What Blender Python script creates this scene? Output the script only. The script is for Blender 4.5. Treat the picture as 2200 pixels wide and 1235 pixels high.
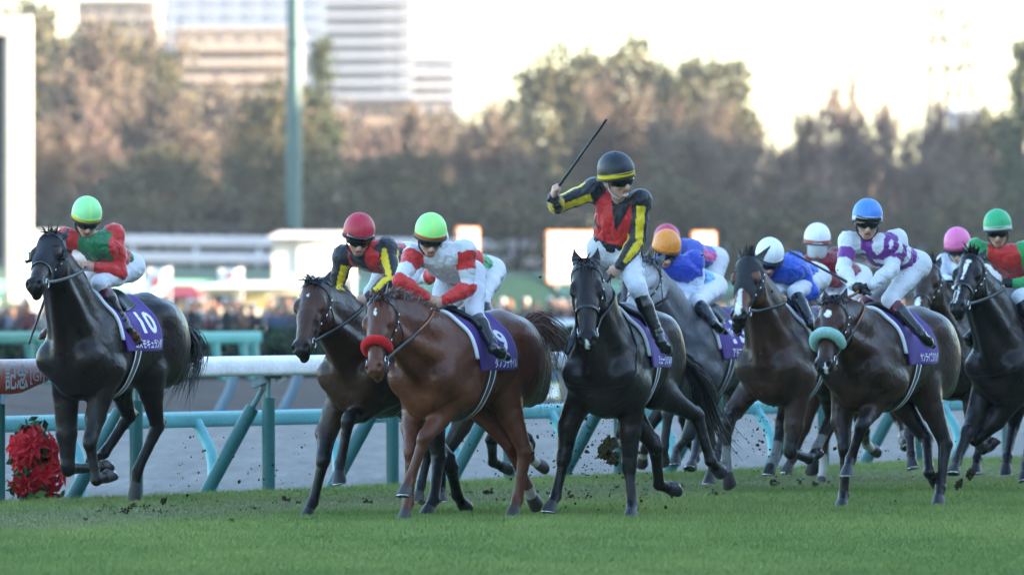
import bpy, bmesh, math, random
import numpy as np
from mathutils import Vector, noise as mnoise

random.seed(7)
rng = np.random.default_rng(7)
R = math.radians
for o in list(bpy.data.objects):
    bpy.data.objects.remove(o)
scene = bpy.context.scene
COL = scene.collection

# ------------------------------------------------------------------ camera, world, sun, exposure
FPX = 18333.0            # focal length in pixels of the 2200 px wide photograph
CAMZ = 1.70
HORIZ = 640.0
cam_d = bpy.data.cameras.new('camera')
cam_d.sensor_width = 36.0
cam_d.lens = 36.0 * FPX / 2200.0
cam_d.shift_y = (HORIZ - 617.5) / 2200.0
cam_d.clip_start = 0.5
cam_d.clip_end = 6000.0
cam_d.dof.use_dof = True
cam_d.dof.focus_distance = 66.5
cam_d.dof.aperture_fstop = 3.5
cam = bpy.data.objects.new('camera', cam_d)
cam.location = (0, 0, CAMZ)
cam.rotation_euler = (R(90), 0, 0)
COL.objects.link(cam)
scene.camera = cam

SUN_EL, SUN_AZ = R(10.0), R(78.0)      # sun behind the camera's right shoulder, low
world = bpy.data.worlds.new('World')
scene.world = world
world.use_nodes = True
wn = world.node_tree.nodes
sky = wn.new('ShaderNodeTexSky')
sky.sky_type = 'NISHITA'
sky.sun_disc = False
sky.sun_elevation = SUN_EL
# direction towards the sun: (sin az, -cos az)
sky.sun_rotation = math.atan2(math.sin(SUN_AZ), -math.cos(SUN_AZ))
sky.air_density = 1.0
sky.dust_density = 0.8
sky.ozone_density = 2.2
world.node_tree.links.new(sky.outputs[0], wn['Background'].inputs[0])
wn['Background'].inputs[1].default_value = 0.15
sun_d = bpy.data.lights.new('sun', 'SUN')
sun_d.energy = 4.4
sun_d.angle = R(0.5)
sun_d.color = (1.0, 0.78, 0.56)
sun = bpy.data.objects.new('sun', sun_d)
sdir = Vector((math.sin(SUN_AZ) * math.cos(SUN_EL), -math.cos(SUN_AZ) * math.cos(SUN_EL), math.sin(SUN_EL)))
sun.rotation_euler = sdir.to_track_quat('Z', 'Y').to_euler()
sun.location = (40, -20, 60)
COL.objects.link(sun)
scene.view_settings.view_transform = 'Standard'
scene.view_settings.look = 'None'
scene.view_settings.gamma = 1.0
scene.view_settings.exposure = 3.1
scene.cycles.max_bounces = 6
scene.cycles.use_denoising = True

# ------------------------------------------------------------------ projection
CAMP = np.array([0, 0, CAMZ])
def ray(px, py):
    return np.array([(px - 1100.0) / FPX, 1.0, -(py - HORIZ) / FPX])
def at(px, py, Y):
    return CAMP + ray(px, py) * Y
def proj(p):
    return (1100 + p[0] / p[1] * FPX, HORIZ - (p[2] - CAMZ) / p[1] * FPX)
def gx(px, Y):
    return (px - 1100.0) / FPX * Y
def gz(py, Y):
    return CAMZ - (py - HORIZ) / FPX * Y
def reach(par, px, py, L, sgn):
    d = ray(px, py); o = CAMP - par
    a = d @ d; b = 2 * d @ o; c = o @ o - L * L
    disc = b * b - 4 * a * c
    t = -b / (2 * a) if disc < 0 else (-b + sgn * math.sqrt(disc)) / (2 * a)
    return CAMP + d * t
def nrm(v):
    v = np.asarray(v, float)
    return v / (np.linalg.norm(v) + 1e-12)

# ------------------------------------------------------------------ objects
def link(o, parent=None):
    COL.objects.link(o)
    if parent is not None:
        o.parent = parent
    return o
def tag(o, label=None, cat=None, group=None, kind=None):
    if label: o['label'] = label
    if cat: o['category'] = cat
    if group: o['group'] = group
    if kind: o['kind'] = kind
    return o
def empty(name, loc, label, cat, group=None):
    o = bpy.data.objects.new(name, None)
    o.location = loc
    o.empty_display_size = 0.2
    link(o)
    return tag(o, label, cat, group)
def copy_tree(o, parent=None):
    c = o.copy()
    COL.objects.link(c)
    c.parent = parent
    for ch in list(o.children):
        copy_tree(ch, c)
    return c

def mesh_np(name, V, F, mat, col=None, smooth=True):
    V = np.asarray(V, np.float32); F = np.asarray(F, np.int32)
    me = bpy.data.meshes.new(name)
    n, k = F.shape
    me.vertices.add(len(V)); me.vertices.foreach_set('co', V.ravel())
    me.loops.add(n * k); me.loops.foreach_set('vertex_index', F.ravel())
    me.polygons.add(n); me.polygons.foreach_set('loop_start', np.arange(0, n * k, k, dtype=np.int32))
    if smooth:
        me.polygons.foreach_set('use_smooth', np.ones(n, bool))
    if col is not None:
        col = np.asarray(col, np.float32)
        if col.shape[1] == 3:
            col = np.hstack([col, np.ones((len(col), 1), np.float32)])
        at_ = me.attributes.new('Col', 'FLOAT_COLOR', 'POINT')
        at_.data.foreach_set('color', col.ravel())
    me.update(calc_edges=True)
    if mat is not None:
        me.materials.append(mat)
    return me
def obj(name, V, F, mat, parent=None, col=None, smooth=True, loc=None):
    o = bpy.data.objects.new(name, mesh_np(name, V, F, mat, col, smooth))
    if loc is not None:
        o.location = loc
    return link(o, parent)

class MB:
    """collects simple solids (quads and triangles) for one mesh"""
    def __init__(s):
        s.v, s.f, s.c = [], [], []
    def add(s, V, F, c=(1, 1, 1)):
        b = len(s.v)
        s.v += [tuple(map(float, p)) for p in V]
        s.f += [tuple(int(i) + b for i in q) for q in F]
        s.c += [c] * len(V)
    def box(s, lo, hi, c=(1, 1, 1)):
        x0, y0, z0 = lo; x1, y1, z1 = hi
        s.add([(x0, y0, z0), (x1, y0, z0), (x1, y1, z0), (x0, y1, z0), (x0, y0, z1), (x1, y0, z1), (x1, y1, z1), (x0, y1, z1)],
              [(0, 3, 2, 1), (4, 5, 6, 7), (0, 1, 5, 4), (1, 2, 6, 5), (2, 3, 7, 6), (3, 0, 4, 7)], c)
    def beam(s, a, b, w, h, c=(1, 1, 1), up=(0, 0, 1)):
        a = np.array(a, float); b = np.array(b, float); d = nrm(b - a)
        sd = nrm(np.cross(d, up)); u2 = np.cross(sd, d)
        V = []
        for p in (a, b):
            for i, j in ((-1, -1), (1, -1), (1, 1), (-1, 1)):
                V.append(p + sd * i * w / 2 + u2 * j * h / 2)
        s.add(V, [(0, 1, 2, 3), (7, 6, 5, 4), (0, 4, 5, 1), (1, 5, 6, 2), (2, 6, 7, 3), (3, 7, 4, 0)], c)
    def tube(s, pts, rad, n=10, c=(1, 1, 1), cap=True, flat=1.0, up=None):
        V, F = tube_np(pts, rad, n, flat, up)
        if cap:
            k = len(pts)
            b = len(V)
            V = np.vstack([V, [pts[0]], [pts[-1]]])
            F = [tuple(q) for q in F] + [(b, (i + 1) % n, i) for i in range(n)] + [(b + 1, (k - 1) * n + i, (k - 1) * n + (i + 1) % n) for i in range(n)]
        s.add(V, F, c)
    def build(s, name, mat, parent=None, smooth=False, loc=None):
        me = bpy.data.meshes.new(name)
        V = s.v
        if loc is not None:
            V = [(p[0] - loc[0], p[1] - loc[1], p[2] - loc[2]) for p in V]
        me.from_pydata(V, [], s.f)
        at_ = me.attributes.new('Col', 'FLOAT_COLOR', 'POINT')
        at_.data.foreach_set('color', np.array([(*c, 1.0) for c in s.c], np.float32).ravel())
        if smooth is True:
            me.polygons.foreach_set('use_smooth', np.ones(len(me.polygons), bool))
        me.update()
        if smooth == 'auto':
            me.polygons.foreach_set('use_smooth', np.ones(len(me.polygons), bool))
            bm = bmesh.new(); bm.from_mesh(me)
            for e in bm.edges:
                if len(e.link_faces) == 2 and e.calc_face_angle(0) > R(38):
                    e.smooth = False
            bm.to_mesh(me); bm.free()
        me.materials.append(mat)
        o = bpy.data.objects.new(name, me)
        if loc is not None and parent is None:
            o.location = loc
        return link(o, parent)

def tube_np(pts, rad, n=10, flat=1.0, up=None):
    P = np.asarray(pts, float); k = len(P)
    rad = np.broadcast_to(np.asarray(rad, float), (k,))
    T = np.gradient(P, axis=0); T /= (np.linalg.norm(T, axis=1, keepdims=True) + 1e-12)
    ref = np.array(up if up is not None else ((0, 0, 1) if abs(T[0, 2]) < 0.9 else (1, 0, 0)), float)
    V = np.zeros((k, n, 3)); ang = np.arange(n) / n * 2 * np.pi
    s0 = nrm(np.cross(T[0], ref))
    for i in range(k):
        s = s0 - T[i] * (s0 @ T[i]); s = nrm(s); s0 = s
        u = np.cross(T[i], s)
        V[i] = P[i] + rad[i] * (np.cos(ang)[:, None] * s + flat * np.sin(ang)[:, None] * u)
    V = V.reshape(-1, 3)
    i = np.arange(k - 1)[:, None]; j = np.arange(n)[None, :]
    F = np.stack([i * n + j, i * n + (j + 1) % n, (i + 1) * n + (j + 1) % n, (i + 1) * n + j], -1).reshape(-1, 4)
    return V, F

def spline(pts, n):
    P = np.asarray(pts, float); k = len(P)
    if k < 3:
        t = np.linspace(0, 1, n)[:, None]
        return P[0] * (1 - t) + P[-1] * t
    Q = np.vstack([2 * P[0] - P[1], P, 2 * P[-1] - P[-2]])
    out = []
    for t in np.linspace(0, k - 1 - 1e-6, n):
        i = int(t); f = t - i
        a, b, c, d = Q[i], Q[i + 1], Q[i + 2], Q[i + 3]
        out.append(0.5 * ((2 * b) + (c - a) * f + (2 * a - 5 * b + 4 * c - d) * f * f + (3 * b - a - 3 * c + d) * f ** 3))
    return np.array(out)

# ------------------------------------------------------------------ materials
def mat_new(name):
    m = bpy.data.materials.new(name); m.use_nodes = True
    nt = m.node_tree
    return m, nt, nt.nodes['Principled BSDF']
def N(nt, t, **kw):
    n = nt.nodes.new(t)
    for k, v in kw.items():
        setattr(n, k, v)
    return n
def mat(name, color=None, rough=0.6, spec=0.5, metal=0.0, var=0.15, nscale=8.0, bump=0.0, bscale=60.0, attr=False, sheen=0.0, coat=0.0, var2=0.0, n2scale=2.0, stretch=None, spots=0.0, spot_scale=40.0, spot_col=(0.02, 0.015, 0.01), rvar=0.1):
    m, nt, b = mat_new(name)
    L = nt.links.new
    tc = N(nt, 'ShaderNodeTexCoord')
    vec = tc.outputs['Object']
    if stretch:
        mp = N(nt, 'ShaderNodeMapping'); mp.inputs['Scale'].default_value = stretch
        L(vec, mp.inputs[0]); vec = mp.outputs[0]
    if attr:
        a = N(nt, 'ShaderNodeAttribute', attribute_name='Col'); base = a.outputs['Color']
    else:
        c = N(nt, 'ShaderNodeRGB'); c.outputs[0].default_value = (*color, 1); base = c.outputs[0]
    def modulate(base, scale, amt):
        nz = N(nt, 'ShaderNodeTexNoise'); nz.inputs['Scale'].default_value = scale; nz.inputs['Detail'].default_value = 5
        L(vec, nz.inputs['Vector'])
        mr = N(nt, 'ShaderNodeMapRange'); mr.inputs['From Min'].default_value = 0.25; mr.inputs['From Max'].default_value = 0.75
        mr.inputs['To Min'].default_value = 1 - amt; mr.inputs['To Max'].default_value = 1 + amt
        L(nz.outputs['Fac'], mr.inputs[0])
        mx = N(nt, 'ShaderNodeVectorMath', operation='SCALE')
        L(base, mx.inputs[0]); L(mr.outputs[0], mx.inputs['Scale'])
        return mx.outputs[0], nz.outputs['Fac']
    base, nf = modulate(base, nscale, var)
    if var2:
        base, _ = modulate(base, n2scale, var2)
    if spots:
        nz = N(nt, 'ShaderNodeTexNoise'); nz.inputs['Scale'].default_value = spot_scale; nz.inputs['Detail'].default_value = 3
        L(tc.outputs['Object'], nz.inputs['Vector'])
        mr = N(nt, 'ShaderNodeMapRange'); mr.inputs['From Min'].default_value = 1 - spots; mr.inputs['From Max'].default_value = 1 - spots + 0.04
        L(nz.outputs['Fac'], mr.inputs[0])
        mx = N(nt, 'ShaderNodeMix', data_type='RGBA')
        L(mr.outputs[0], mx.inputs['Factor']); L(base, mx.inputs[6]); mx.inputs[7].default_value = (*spot_col, 1)
        base = mx.outputs[2]
    L(base, b.inputs['Base Color'])
    mr = N(nt, 'ShaderNodeMapRange'); mr.inputs['To Min'].default_value = max(0.02, rough - rvar); mr.inputs['To Max'].default_value = min(1, rough + rvar)
    L(nf, mr.inputs[0]); L(mr.outputs[0], b.inputs['Roughness'])
    b.inputs['Specular IOR Level'].default_value = spec
    b.inputs['Metallic'].default_value = metal
    b.inputs['Sheen Weight'].default_value = sheen
    b.inputs['Coat Weight'].default_value = coat
    if bump:
        nz = N(nt, 'ShaderNodeTexNoise'); nz.inputs['Scale'].default_value = bscale; nz.inputs['Detail'].default_value = 4
        L(vec, nz.inputs['Vector'])
        bp = N(nt, 'ShaderNodeBump'); bp.inputs['Strength'].default_value = bump; bp.inputs['Distance'].default_value = 0.02
        L(nz.outputs['Fac'], bp.inputs['Height']); L(bp.outputs[0], b.inputs['Normal'])
    return m

M = {}
M['coat'] = mat('horse coat', attr=True, rough=0.33, spec=0.22, var=0.28, nscale=9, var2=0.18, n2scale=2.5, bump=0.35, bscale=24, rvar=0.16, spots=0.285, spot_scale=38, spot_col=(0.06, 0.046, 0.034))
M['coat_grey'] = mat('dappled grey coat', attr=True, rough=0.5, spec=0.35, var=0.30, nscale=24, var2=0.2, n2scale=3, bump=0.15, bscale=26)
M['coat_muddy'] = mat('muddy horse coat', attr=True, rough=0.42, spec=0.28, var=0.25, nscale=9, bump=0.3, bscale=24, spots=0.36, spot_scale=16, spot_col=(0.045, 0.034, 0.022))
M['hair'] = mat('horse hair', attr=True, rough=0.45, spec=0.5, var=0.3, nscale=20)
M['hoof'] = mat('hoof horn', attr=True, rough=0.45, spec=0.4, var=0.3, nscale=30, bump=0.15, bscale=80)
M['steel'] = mat('polished steel', (0.62, 0.62, 0.63), rough=0.25, metal=1.0, var=0.1)
M['leather'] = mat('black leather', (0.012, 0.012, 0.013), rough=0.36, spec=0.5, var=0.3, nscale=30, bump=0.1, bscale=120)
M['rein'] = mat('rubber rein', attr=True, rough=0.55, var=0.2, nscale=30)
M['fleece'] = mat('fleece', attr=True, rough=0.95, spec=0.1, var=0.22, nscale=60, bump=0.9, bscale=140, sheen=0.12)
M['cloth'] = mat('saddle cloth', attr=True, rough=0.75, spec=0.25, var=0.08, nscale=14, bump=0.12, bscale=18, sheen=0.2)
M['ink'] = mat('white print', (0.78, 0.78, 0.80), rough=0.7, spec=0.2, var=0.05)
M['ink_dark'] = mat('dark print', (0.03, 0.03, 0.035), rough=0.7, spec=0.2, var=0.05)
M['skin'] = mat('skin', attr=True, rough=0.5, spec=0.35, var=0.12, nscale=40)
M['silk'] = mat('racing silk', attr=True, rough=0.5, spec=0.35, var=0.08, nscale=14, bump=0.9, bscale=11, stretch=(1.5, 1, 1), sheen=0.3, spots=0.28, spot_scale=55)
M['breeches'] = mat('white breeches', (0.58, 0.59, 0.63), rough=0.62, spec=0.3, var=0.07, nscale=10, bump=0.85, bscale=13, sheen=0.2, spots=0.26, spot_scale=60, spot_col=(0.3, 0.28, 0.27))
M['boot'] = mat('patent boot', attr=True, rough=0.2, spec=0.55, var=0.15, nscale=20, bump=0.35, bscale=17)
M['cap'] = mat('silk cap', attr=True, rough=0.45, spec=0.4, var=0.06, nscale=12, bump=0.08, bscale=30, spots=0.3, spot_scale=60)
M['lens'] = mat('dark lens', (0.006, 0.006, 0.008), rough=0.08, spec=0.8, var=0.1)
M['hood'] = mat('black mesh hood', (0.014, 0.014, 0.016), rough=0.7, spec=0.3, var=0.2, nscale=60, bump=0.2, bscale=160)
m, nt, b = mat_new('clear visor')
b.inputs['Base Color'].default_value = (0.75, 0.78, 0.82, 1); b.inputs['Roughness'].default_value = 0.15; b.inputs['Alpha'].default_value = 0.55
nz = N(nt, 'ShaderNodeTexNoise'); nz.inputs['Scale'].default_value = 30
mr = N(nt, 'ShaderNodeMapRange'); mr.inputs['To Min'].default_value = 0.1; mr.inputs['To Max'].default_value = 0.25
nt.links.new(nz.outputs[0], mr.inputs[0]); nt.links.new(mr.outputs[0], b.inputs['Roughness'])
M['visor'] = m
M['eye'] = mat('wet eye', (0.008, 0.005, 0.004), rough=0.05, spec=0.8, var=0.1)
M['paint'] = mat('painted metal', attr=True, rough=0.45, spec=0.4, var=0.16, nscale=3, var2=0.14, n2scale=30, bump=0.08, bscale=40, spots=0.24, spot_scale=34, spot_col=(0.2, 0.18, 0.16))
M['matte'] = mat('matte board', attr=True, rough=0.8, spec=0.25, var=0.12, nscale=3)

# ------------------------------------------------------------------ implicit surfaces
class Cone:
    """round cone between two points, optionally squashed along one direction"""
    def __init__(s, a, b, r1, r2, k=0.04, w=None, f=1.0, tg=(0, 0), sub=False):
        s.a = np.asarray(a, float); s.b = np.asarray(b, float); s.r1, s.r2, s.k, s.f, s.tg, s.sub = r1, r2, k, f, tg, sub
        s.w = None if w is None else nrm(w)
        m = max(r1, r2) * max(1, f)
        s.lo = np.minimum(s.a, s.b) - m; s.hi = np.maximum(s.a, s.b) + m
    def t(s, P):
        ab = s.b - s.a
        return np.clip(((P - s.a) @ ab) / (ab @ ab + 1e-12), 0, 1)
    def d(s, P):
        t = s.t(P)
        off = P - s.a - t[..., None] * (s.b - s.a)
        if s.w is not None:
            c = off @ s.w
            off = off + (c * (1 / s.f - 1))[..., None] * s.w
        return np.sqrt((off * off).sum(-1)) - (s.r1 + (s.r2 - s.r1) * t)
    def tagv(s, P):
        t = s.t(P)
        return s.tg[0] + (s.tg[1] - s.tg[0]) * t
class Ell:
    def __init__(s, c, ax, r, k=0.04, tg=0.0, sub=False):
        s.c = np.asarray(c, float); s.A = np.array([nrm(x) for x in ax]).T; s.r = np.asarray(r, float); s.k, s.tg, s.sub = k, tg, sub
        e = np.sqrt(((s.A * s.r) ** 2).sum(1))
        s.lo = s.c - e; s.hi = s.c + e
    def d(s, P):
        q = ((P - s.c) @ s.A) / s.r
        k0 = np.sqrt((q * q).sum(-1)) + 1e-9
        q2 = q / s.r
        k1 = np.sqrt((q2 * q2).sum(-1)) + 1e-9
        return k0 * (k0 - 1) / k1
    def tagv(s, P):
        return np.full(P.shape[:-1], s.tg)
BIG = 0.25
class Field:
    def __init__(s, prims, h):
        adds = [p for p in prims if not p.sub]
        lo = np.min([p.lo for p in adds], 0) - 3 * h; hi = np.max([p.hi for p in adds], 0) + 3 * h
        n = np.ceil((hi - lo) / h).astype(int) + 1
        s.lo, s.h, s.n = lo, h, n
        s.ax = [lo[i] + np.arange(n[i]) * h for i in range(3)]
        G = np.full(tuple(n), BIG, np.float32)
        for p in prims:
            m = p.k + 3 * h
            i0 = np.clip(np.floor((p.lo - m - lo) / h).astype(int), 0, n - 1); i1 = np.clip(np.ceil((p.hi + m - lo) / h).astype(int) + 1, 1, n)
            sl = tuple(slice(i0[i], i1[i]) for i in range(3))
            X, Y, Z = np.meshgrid(s.ax[0][sl[0]], s.ax[1][sl[1]], s.ax[2][sl[2]], indexing='ij')
            d = p.d(np.stack([X, Y, Z], -1)).astype(np.float32)
            g = G[sl]; k = p.k
            if p.sub:
                d = -d
                hh = np.maximum(k - np.abs(g - d), 0) / k
                G[sl] = np.maximum(g, d) + hh * hh * k * 0.25
            else:
                hh = np.maximum(k - np.abs(g - d), 0) / k
                G[sl] = np.minimum(g, d) - hh * hh * k * 0.25
        s.G = G; s.prims = prims
    def sample(s, P):
        q = (np.asarray(P) - s.lo) / s.h
        q = np.clip(q, 0, np.array(s.n) - 1.001)
        i = q.astype(int); f = q - i
        out = 0
        for dx in (0, 1):
            for dy in (0, 1):
                for dz in (0, 1):
                    w = (f[..., 0] if dx else 1 - f[..., 0]) * (f[..., 1] if dy else 1 - f[..., 1]) * (f[..., 2] if dz else 1 - f[..., 2])
                    out = out + w * s.G[i[..., 0] + dx, i[..., 1] + dy, i[..., 2] + dz]
        return out
    def cast(s, C, D, rmax=0.6, n=90):
        """distance from C along D to the outermost surface"""
        r = np.linspace(0, rmax, n)
        C = np.asarray(C); D = np.asarray(D)
        v = s.sample(C[..., None, :] + r[:, None] * D[..., None, :])
        ins = v < 0
        # first exit from the inside
        ex = ins[..., :-1] & ~ins[..., 1:]
        has = ex.any(-1)
        i = np.where(has, n - 2 - np.argmax(ex[..., ::-1], -1), 0)
        a = np.take_along_axis(v, i[..., None], -1)[..., 0]; bb = np.take_along_axis(v, i[..., None] + 1, -1)[..., 0]
        f = np.where(has, a / (a - bb + 1e-9), 0)
        return np.where(has, r[i] + f * (r[1] - r[0]), 0.02)
    def mesh(s):
        G = s.G; n = s.n
        S = G < 0
        c = np.zeros(tuple(n - 1), np.int8)
        for dx in (0, 1):
            for dy in (0, 1):
                for dz in (0, 1):
                    c += S[dx:n[0] - 1 + dx, dy:n[1] - 1 + dy, dz:n[2] - 1 + dz]
        act = (c > 0) & (c < 8)
        idx = np.argwhere(act)
        ids = np.full(act.shape, -1, np.int32); ids[act] = np.arange(len(idx))
        acc = np.zeros((len(idx), 3)); cnt = np.zeros(len(idx))
        cor = [(x, y, z) for x in (0, 1) for y in (0, 1) for z in (0, 1)]
        vals = {q: G[idx[:, 0] + q[0], idx[:, 1] + q[1], idx[:, 2] + q[2]] for q in cor}
        for a in cor:
            for ax in range(3):
                if a[ax]: continue
                b = list(a); b[ax] = 1; b = tuple(b)
                va, vb = vals[a], vals[b]
                m = (va < 0) != (vb < 0)
                t = np.where(m, va / (va - vb + 1e-12), 0)
                p = np.array(a, float)[None] + t[:, None] * (np.array(b) - np.array(a))[None]
                acc += p * m[:, None]; cnt += m
        V = s.lo + (idx + acc / cnt[:, None]) * s.h
        F = []
        for ax in range(3):
            sl0 = [slice(None)] * 3; sl1 = [slice(None)] * 3
            sl0[ax] = slice(0, -1); sl1[ax] = slice(1, None)
            A = S[tuple(sl0)]; B = S[tuple(sl1)]
            e = np.argwhere(A != B)
            o1, o2 = (ax + 1) % 3, (ax + 2) % 3
            ok = (e[:, o1] > 0) & (e[:, o2] > 0) & (e[:, o1] < n[o1] - 1) & (e[:, o2] < n[o2] - 1)
            e = e[ok]
            flip = A[e[:, 0], e[:, 1], e[:, 2]]
            q = []
            for d1, d2 in ((-1, -1), (0, -1), (0, 0), (-1, 0)):
                k = e.copy(); k[:, o1] += d1; k[:, o2] += d2
                q.append(ids[k[:, 0], k[:, 1], k[:, 2]])
            q = np.stack(q, -1)
            q[~flip] = q[~flip][:, ::-1]
            F.append(q)
        return V, np.vstack(F)
    def tags(s, V, sig=0.02):
        num = np.zeros(len(V)); den = np.full(len(V), 1e-9)
        for p in s.prims:
            if p.sub: continue
            m = ((V > p.lo - 0.06) & (V < p.hi + 0.06)).all(1)
            if not m.any(): continue
            w = np.exp(-np.clip(np.abs(p.d(V[m])) / sig, 0, 30))
            num[m] += w * p.tagv(V[m]); den[m] += w
        return num / den

def fbm(P, s, seed=0.0):
    """cheap smooth pseudo-noise on points, about -1..1"""
    x, y, z = (P * s + seed).T
    return (np.sin(x * 1.7 + 1.3 * np.sin(y * 1.1)) + np.sin(y * 1.9 + 1.7 * np.sin(z * 1.3)) + np.sin(z * 2.1 + 1.5 * np.sin(x * 0.9 + y * 0.7))) / 3

# ------------------------------------------------------------------ lettering (made first, while the scene is still small)
def make_text(s, size=1.0, bold=0.0, sub=1):
    cu = bpy.data.curves.new('lettering', 'FONT')
    cu.body = s; cu.size = size; cu.align_x = 'CENTER'; cu.align_y = 'CENTER'; cu.offset = bold; cu.resolution_u = 3
    o = bpy.data.objects.new('lettering', cu); COL.objects.link(o)
    dg = bpy.context.evaluated_depsgraph_get()
    me = bpy.data.meshes.new_from_object(o.evaluated_get(dg))
    bm = bmesh.new(); bm.from_mesh(me)
    bmesh.ops.triangulate(bm, faces=bm.faces)
    for _ in range(sub):
        bmesh.ops.subdivide_edges(bm, edges=[e for e in bm.edges if e.calc_length() > 0.18 * size], cuts=1)
        bmesh.ops.triangulate(bm, faces=bm.faces)
    V = np.array([v.co[:2] for v in bm.verts]); F = np.array([[v.index for v in f.verts] for f in bm.faces])
    bm.free(); COL.objects.unlink(o); bpy.data.objects.remove(o); bpy.data.curves.remove(cu); bpy.data.meshes.remove(me)
    c = (V.max(0) + V.min(0)) / 2; e = V.max(0) - V.min(0)
    return (V - c) / e, F, e[0] / e[1]         # unit box, faces, aspect
TX = {}
for s_, b_ in (('コスモキュランダ', 0.02), ('ダノンデサイル', 0.02), ('アドマイヤテラ', 0.02), ('サンライズジパング', 0.02), ('ミュージアムマイル', 0.02), ('10', 0.03), ('9', 0.03), ('4', 0.03), ('13', 0.03), ('7', 0.03),
               ('K. SAMESHIMA', 0.0), ('LUGAA', 0.0), ('Kohei.M', 0.0), ('C. DEM', 0.0), ('記念', 0.02), ('[GI]', 0.0)):
    TX[s_] = make_text(s_, 1.0, b_)
# ------------------------------------------------------------------ the course: everything runs parallel to the rail
AL = R(25.5)
P0 = np.array([-4.19, 70.4]); RD = np.array([math.sin(AL), math.cos(AL)]); ND = np.array([-math.cos(AL), math.sin(AL)])
def qt(q, t):                       # q metres to the infield side of the turf rail, t metres along it (away from the camera)
    return P0 + ND * q + RD * t
def q_at(px, q):                    # the point of the line q that the pixel column px sees
    a = (px - 1100) / FPX
    b = P0 + ND * q
    t = (a * b[1] - b[0]) / (RD[0] - a * RD[1])
    return b + RD * t, t
def hgt(q):
    return np.interp(q, [-200, 24.5, 28, 36, 50, 140, 158, 170, 260, 900], [-0.02, -0.02, 0.36, 0.36, -0.2, -0.2, 3.0, 3.3, 3.0, 4.0])

def ground_mat(name, c1, c2, c3, sc1, sc2, stretch=(1, 1, 1), rot=0.0, bump=0.3, rough=0.9):
    m, nt, b = mat_new(name); L = nt.links.new
    tc = N(nt, 'ShaderNodeTexCoord'); mp = N(nt, 'ShaderNodeMapping')
    mp.inputs['Scale'].default_value = stretch; mp.inputs['Rotation'].default_value = (0, 0, rot)
    L(tc.outputs['Object'], mp.inputs[0])
    n1 = N(nt, 'ShaderNodeTexNoise'); n1.inputs['Scale'].default_value = sc1; n1.inputs['Detail'].default_value = 6
    n2 = N(nt, 'ShaderNodeTexNoise'); n2.inputs['Scale'].default_value = sc2; n2.inputs['Detail'].default_value = 6
    L(mp.outputs[0], n1.inputs[0]); L(mp.outputs[0], n2.inputs[0])
    r = N(nt, 'ShaderNodeValToRGB'); e = r.color_ramp.elements
    e[0].position = 0.35; e[0].color = (*c1, 1); e[1].position = 0.65; e[1].color = (*c2, 1)
    L(n1.outputs[0], r.inputs[0])
    mx = N(nt, 'ShaderNodeMix', data_type='RGBA'); mr = N(nt, 'ShaderNodeMapRange'); mr.inputs['From Min'].default_value = 0.48; mr.inputs['From Max'].default_value = 0.75
    L(n2.outputs[0], mr.inputs[0]); L(mr.outputs[0], mx.inputs['Factor']); L(r.outputs[0], mx.inputs[6]); mx.inputs[7].default_value = (*c3, 1)
    L(mx.outputs[2], b.inputs['Base Color']); b.inputs['Roughness'].default_value = rough; b.inputs['Specular IOR Level'].default_value = 0.2
    bp = N(nt, 'ShaderNodeBump'); bp.inputs['Strength'].default_value = bump; bp.inputs['Distance'].default_value = 0.05
    L(n2.outputs[0], bp.inputs['Height']); L(bp.outputs[0], b.inputs['Normal'])
    return m
M['infield'] = ground_mat('infield ground', (0.05, 0.075, 0.028), (0.09, 0.10, 0.045), (0.10, 0.07, 0.045), 0.08, 0.6)
M['turf'] = ground_mat('turf soil', (0.05, 0.09, 0.03), (0.07, 0.11, 0.036), (0.085, 0.082, 0.045), 0.5, 1.6, bump=0.4)
M['dirt'] = ground_mat('harrowed sand', (0.138, 0.123, 0.111), (0.196, 0.177, 0.160), (0.120, 0.107, 0.096), 0.9, 3.0, stretch=(2.6, 0.22, 1), rot=AL, bump=0.8)
M['berm'] = ground_mat('brown bank', (0.055, 0.038, 0.028), (0.085, 0.058, 0.042), (0.04, 0.03, 0.024), 1.2, 6.0, bump=0.8)
M['bank'] = ground_mat('far grass bank', (0.05, 0.09, 0.05), (0.07, 0.11, 0.06), (0.09, 0.10, 0.06), 0.15, 0.7)

# one ground sheet to the horizon, shaped across the course
qs = np.array([-1500, -200, -30, 0, 24.5, 26, 28, 32, 36, 43, 50, 95, 140, 146, 152, 158, 164, 170, 200, 260, 500, 900, 2600.])
ts = np.array([-1500, -300, -100, 0, 60, 120, 200, 300, 420, 600, 900, 1500, 3500.])
V = [(*(P0 + ND * q + RD * t), float(hgt(q))) for q in qs for t in ts]
nt_ = len(ts)
F = [(i * nt_ + j, i * nt_ + j + 1, (i + 1) * nt_ + j + 1, (i + 1) * nt_ + j) for i in range(len(qs) - 1) for j in range(nt_ - 1)]
g = obj('ground', V, F, M['infield'], smooth=False)
tag(g, kind='structure')
g.data.materials.append(M['berm']); g.data.materials.append(M['bank'])
for p in g.data.polygons:
    q = qs[p.index // (nt_ - 1)]
    p.material_index = 1 if 24 < q < 36 else (2 if 139 < q < 260 else 0)
def strip(name, q0, q1, t0, t1, z, m, nq=2, ntt=30):
    Q = np.linspace(q0, q1, nq); T = np.linspace(t0, t1, ntt)
    V = [(*(P0 + ND * q + RD * t), z) for q in Q for t in T]
    F = [(i * ntt + j, (i + 1) * ntt + j, (i + 1) * ntt + j + 1, i * ntt + j + 1) for i in range(nq - 1) for j in range(ntt - 1)]
    return tag(obj(name, V, F, m, smooth=False), kind='structure')
strip('dirt_track', -0.02, 24.4, -120, 300, -0.006, M['dirt'])
strip('turf_track', -24, 0.0, -120, 300, 0.0, M['turf'])

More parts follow.
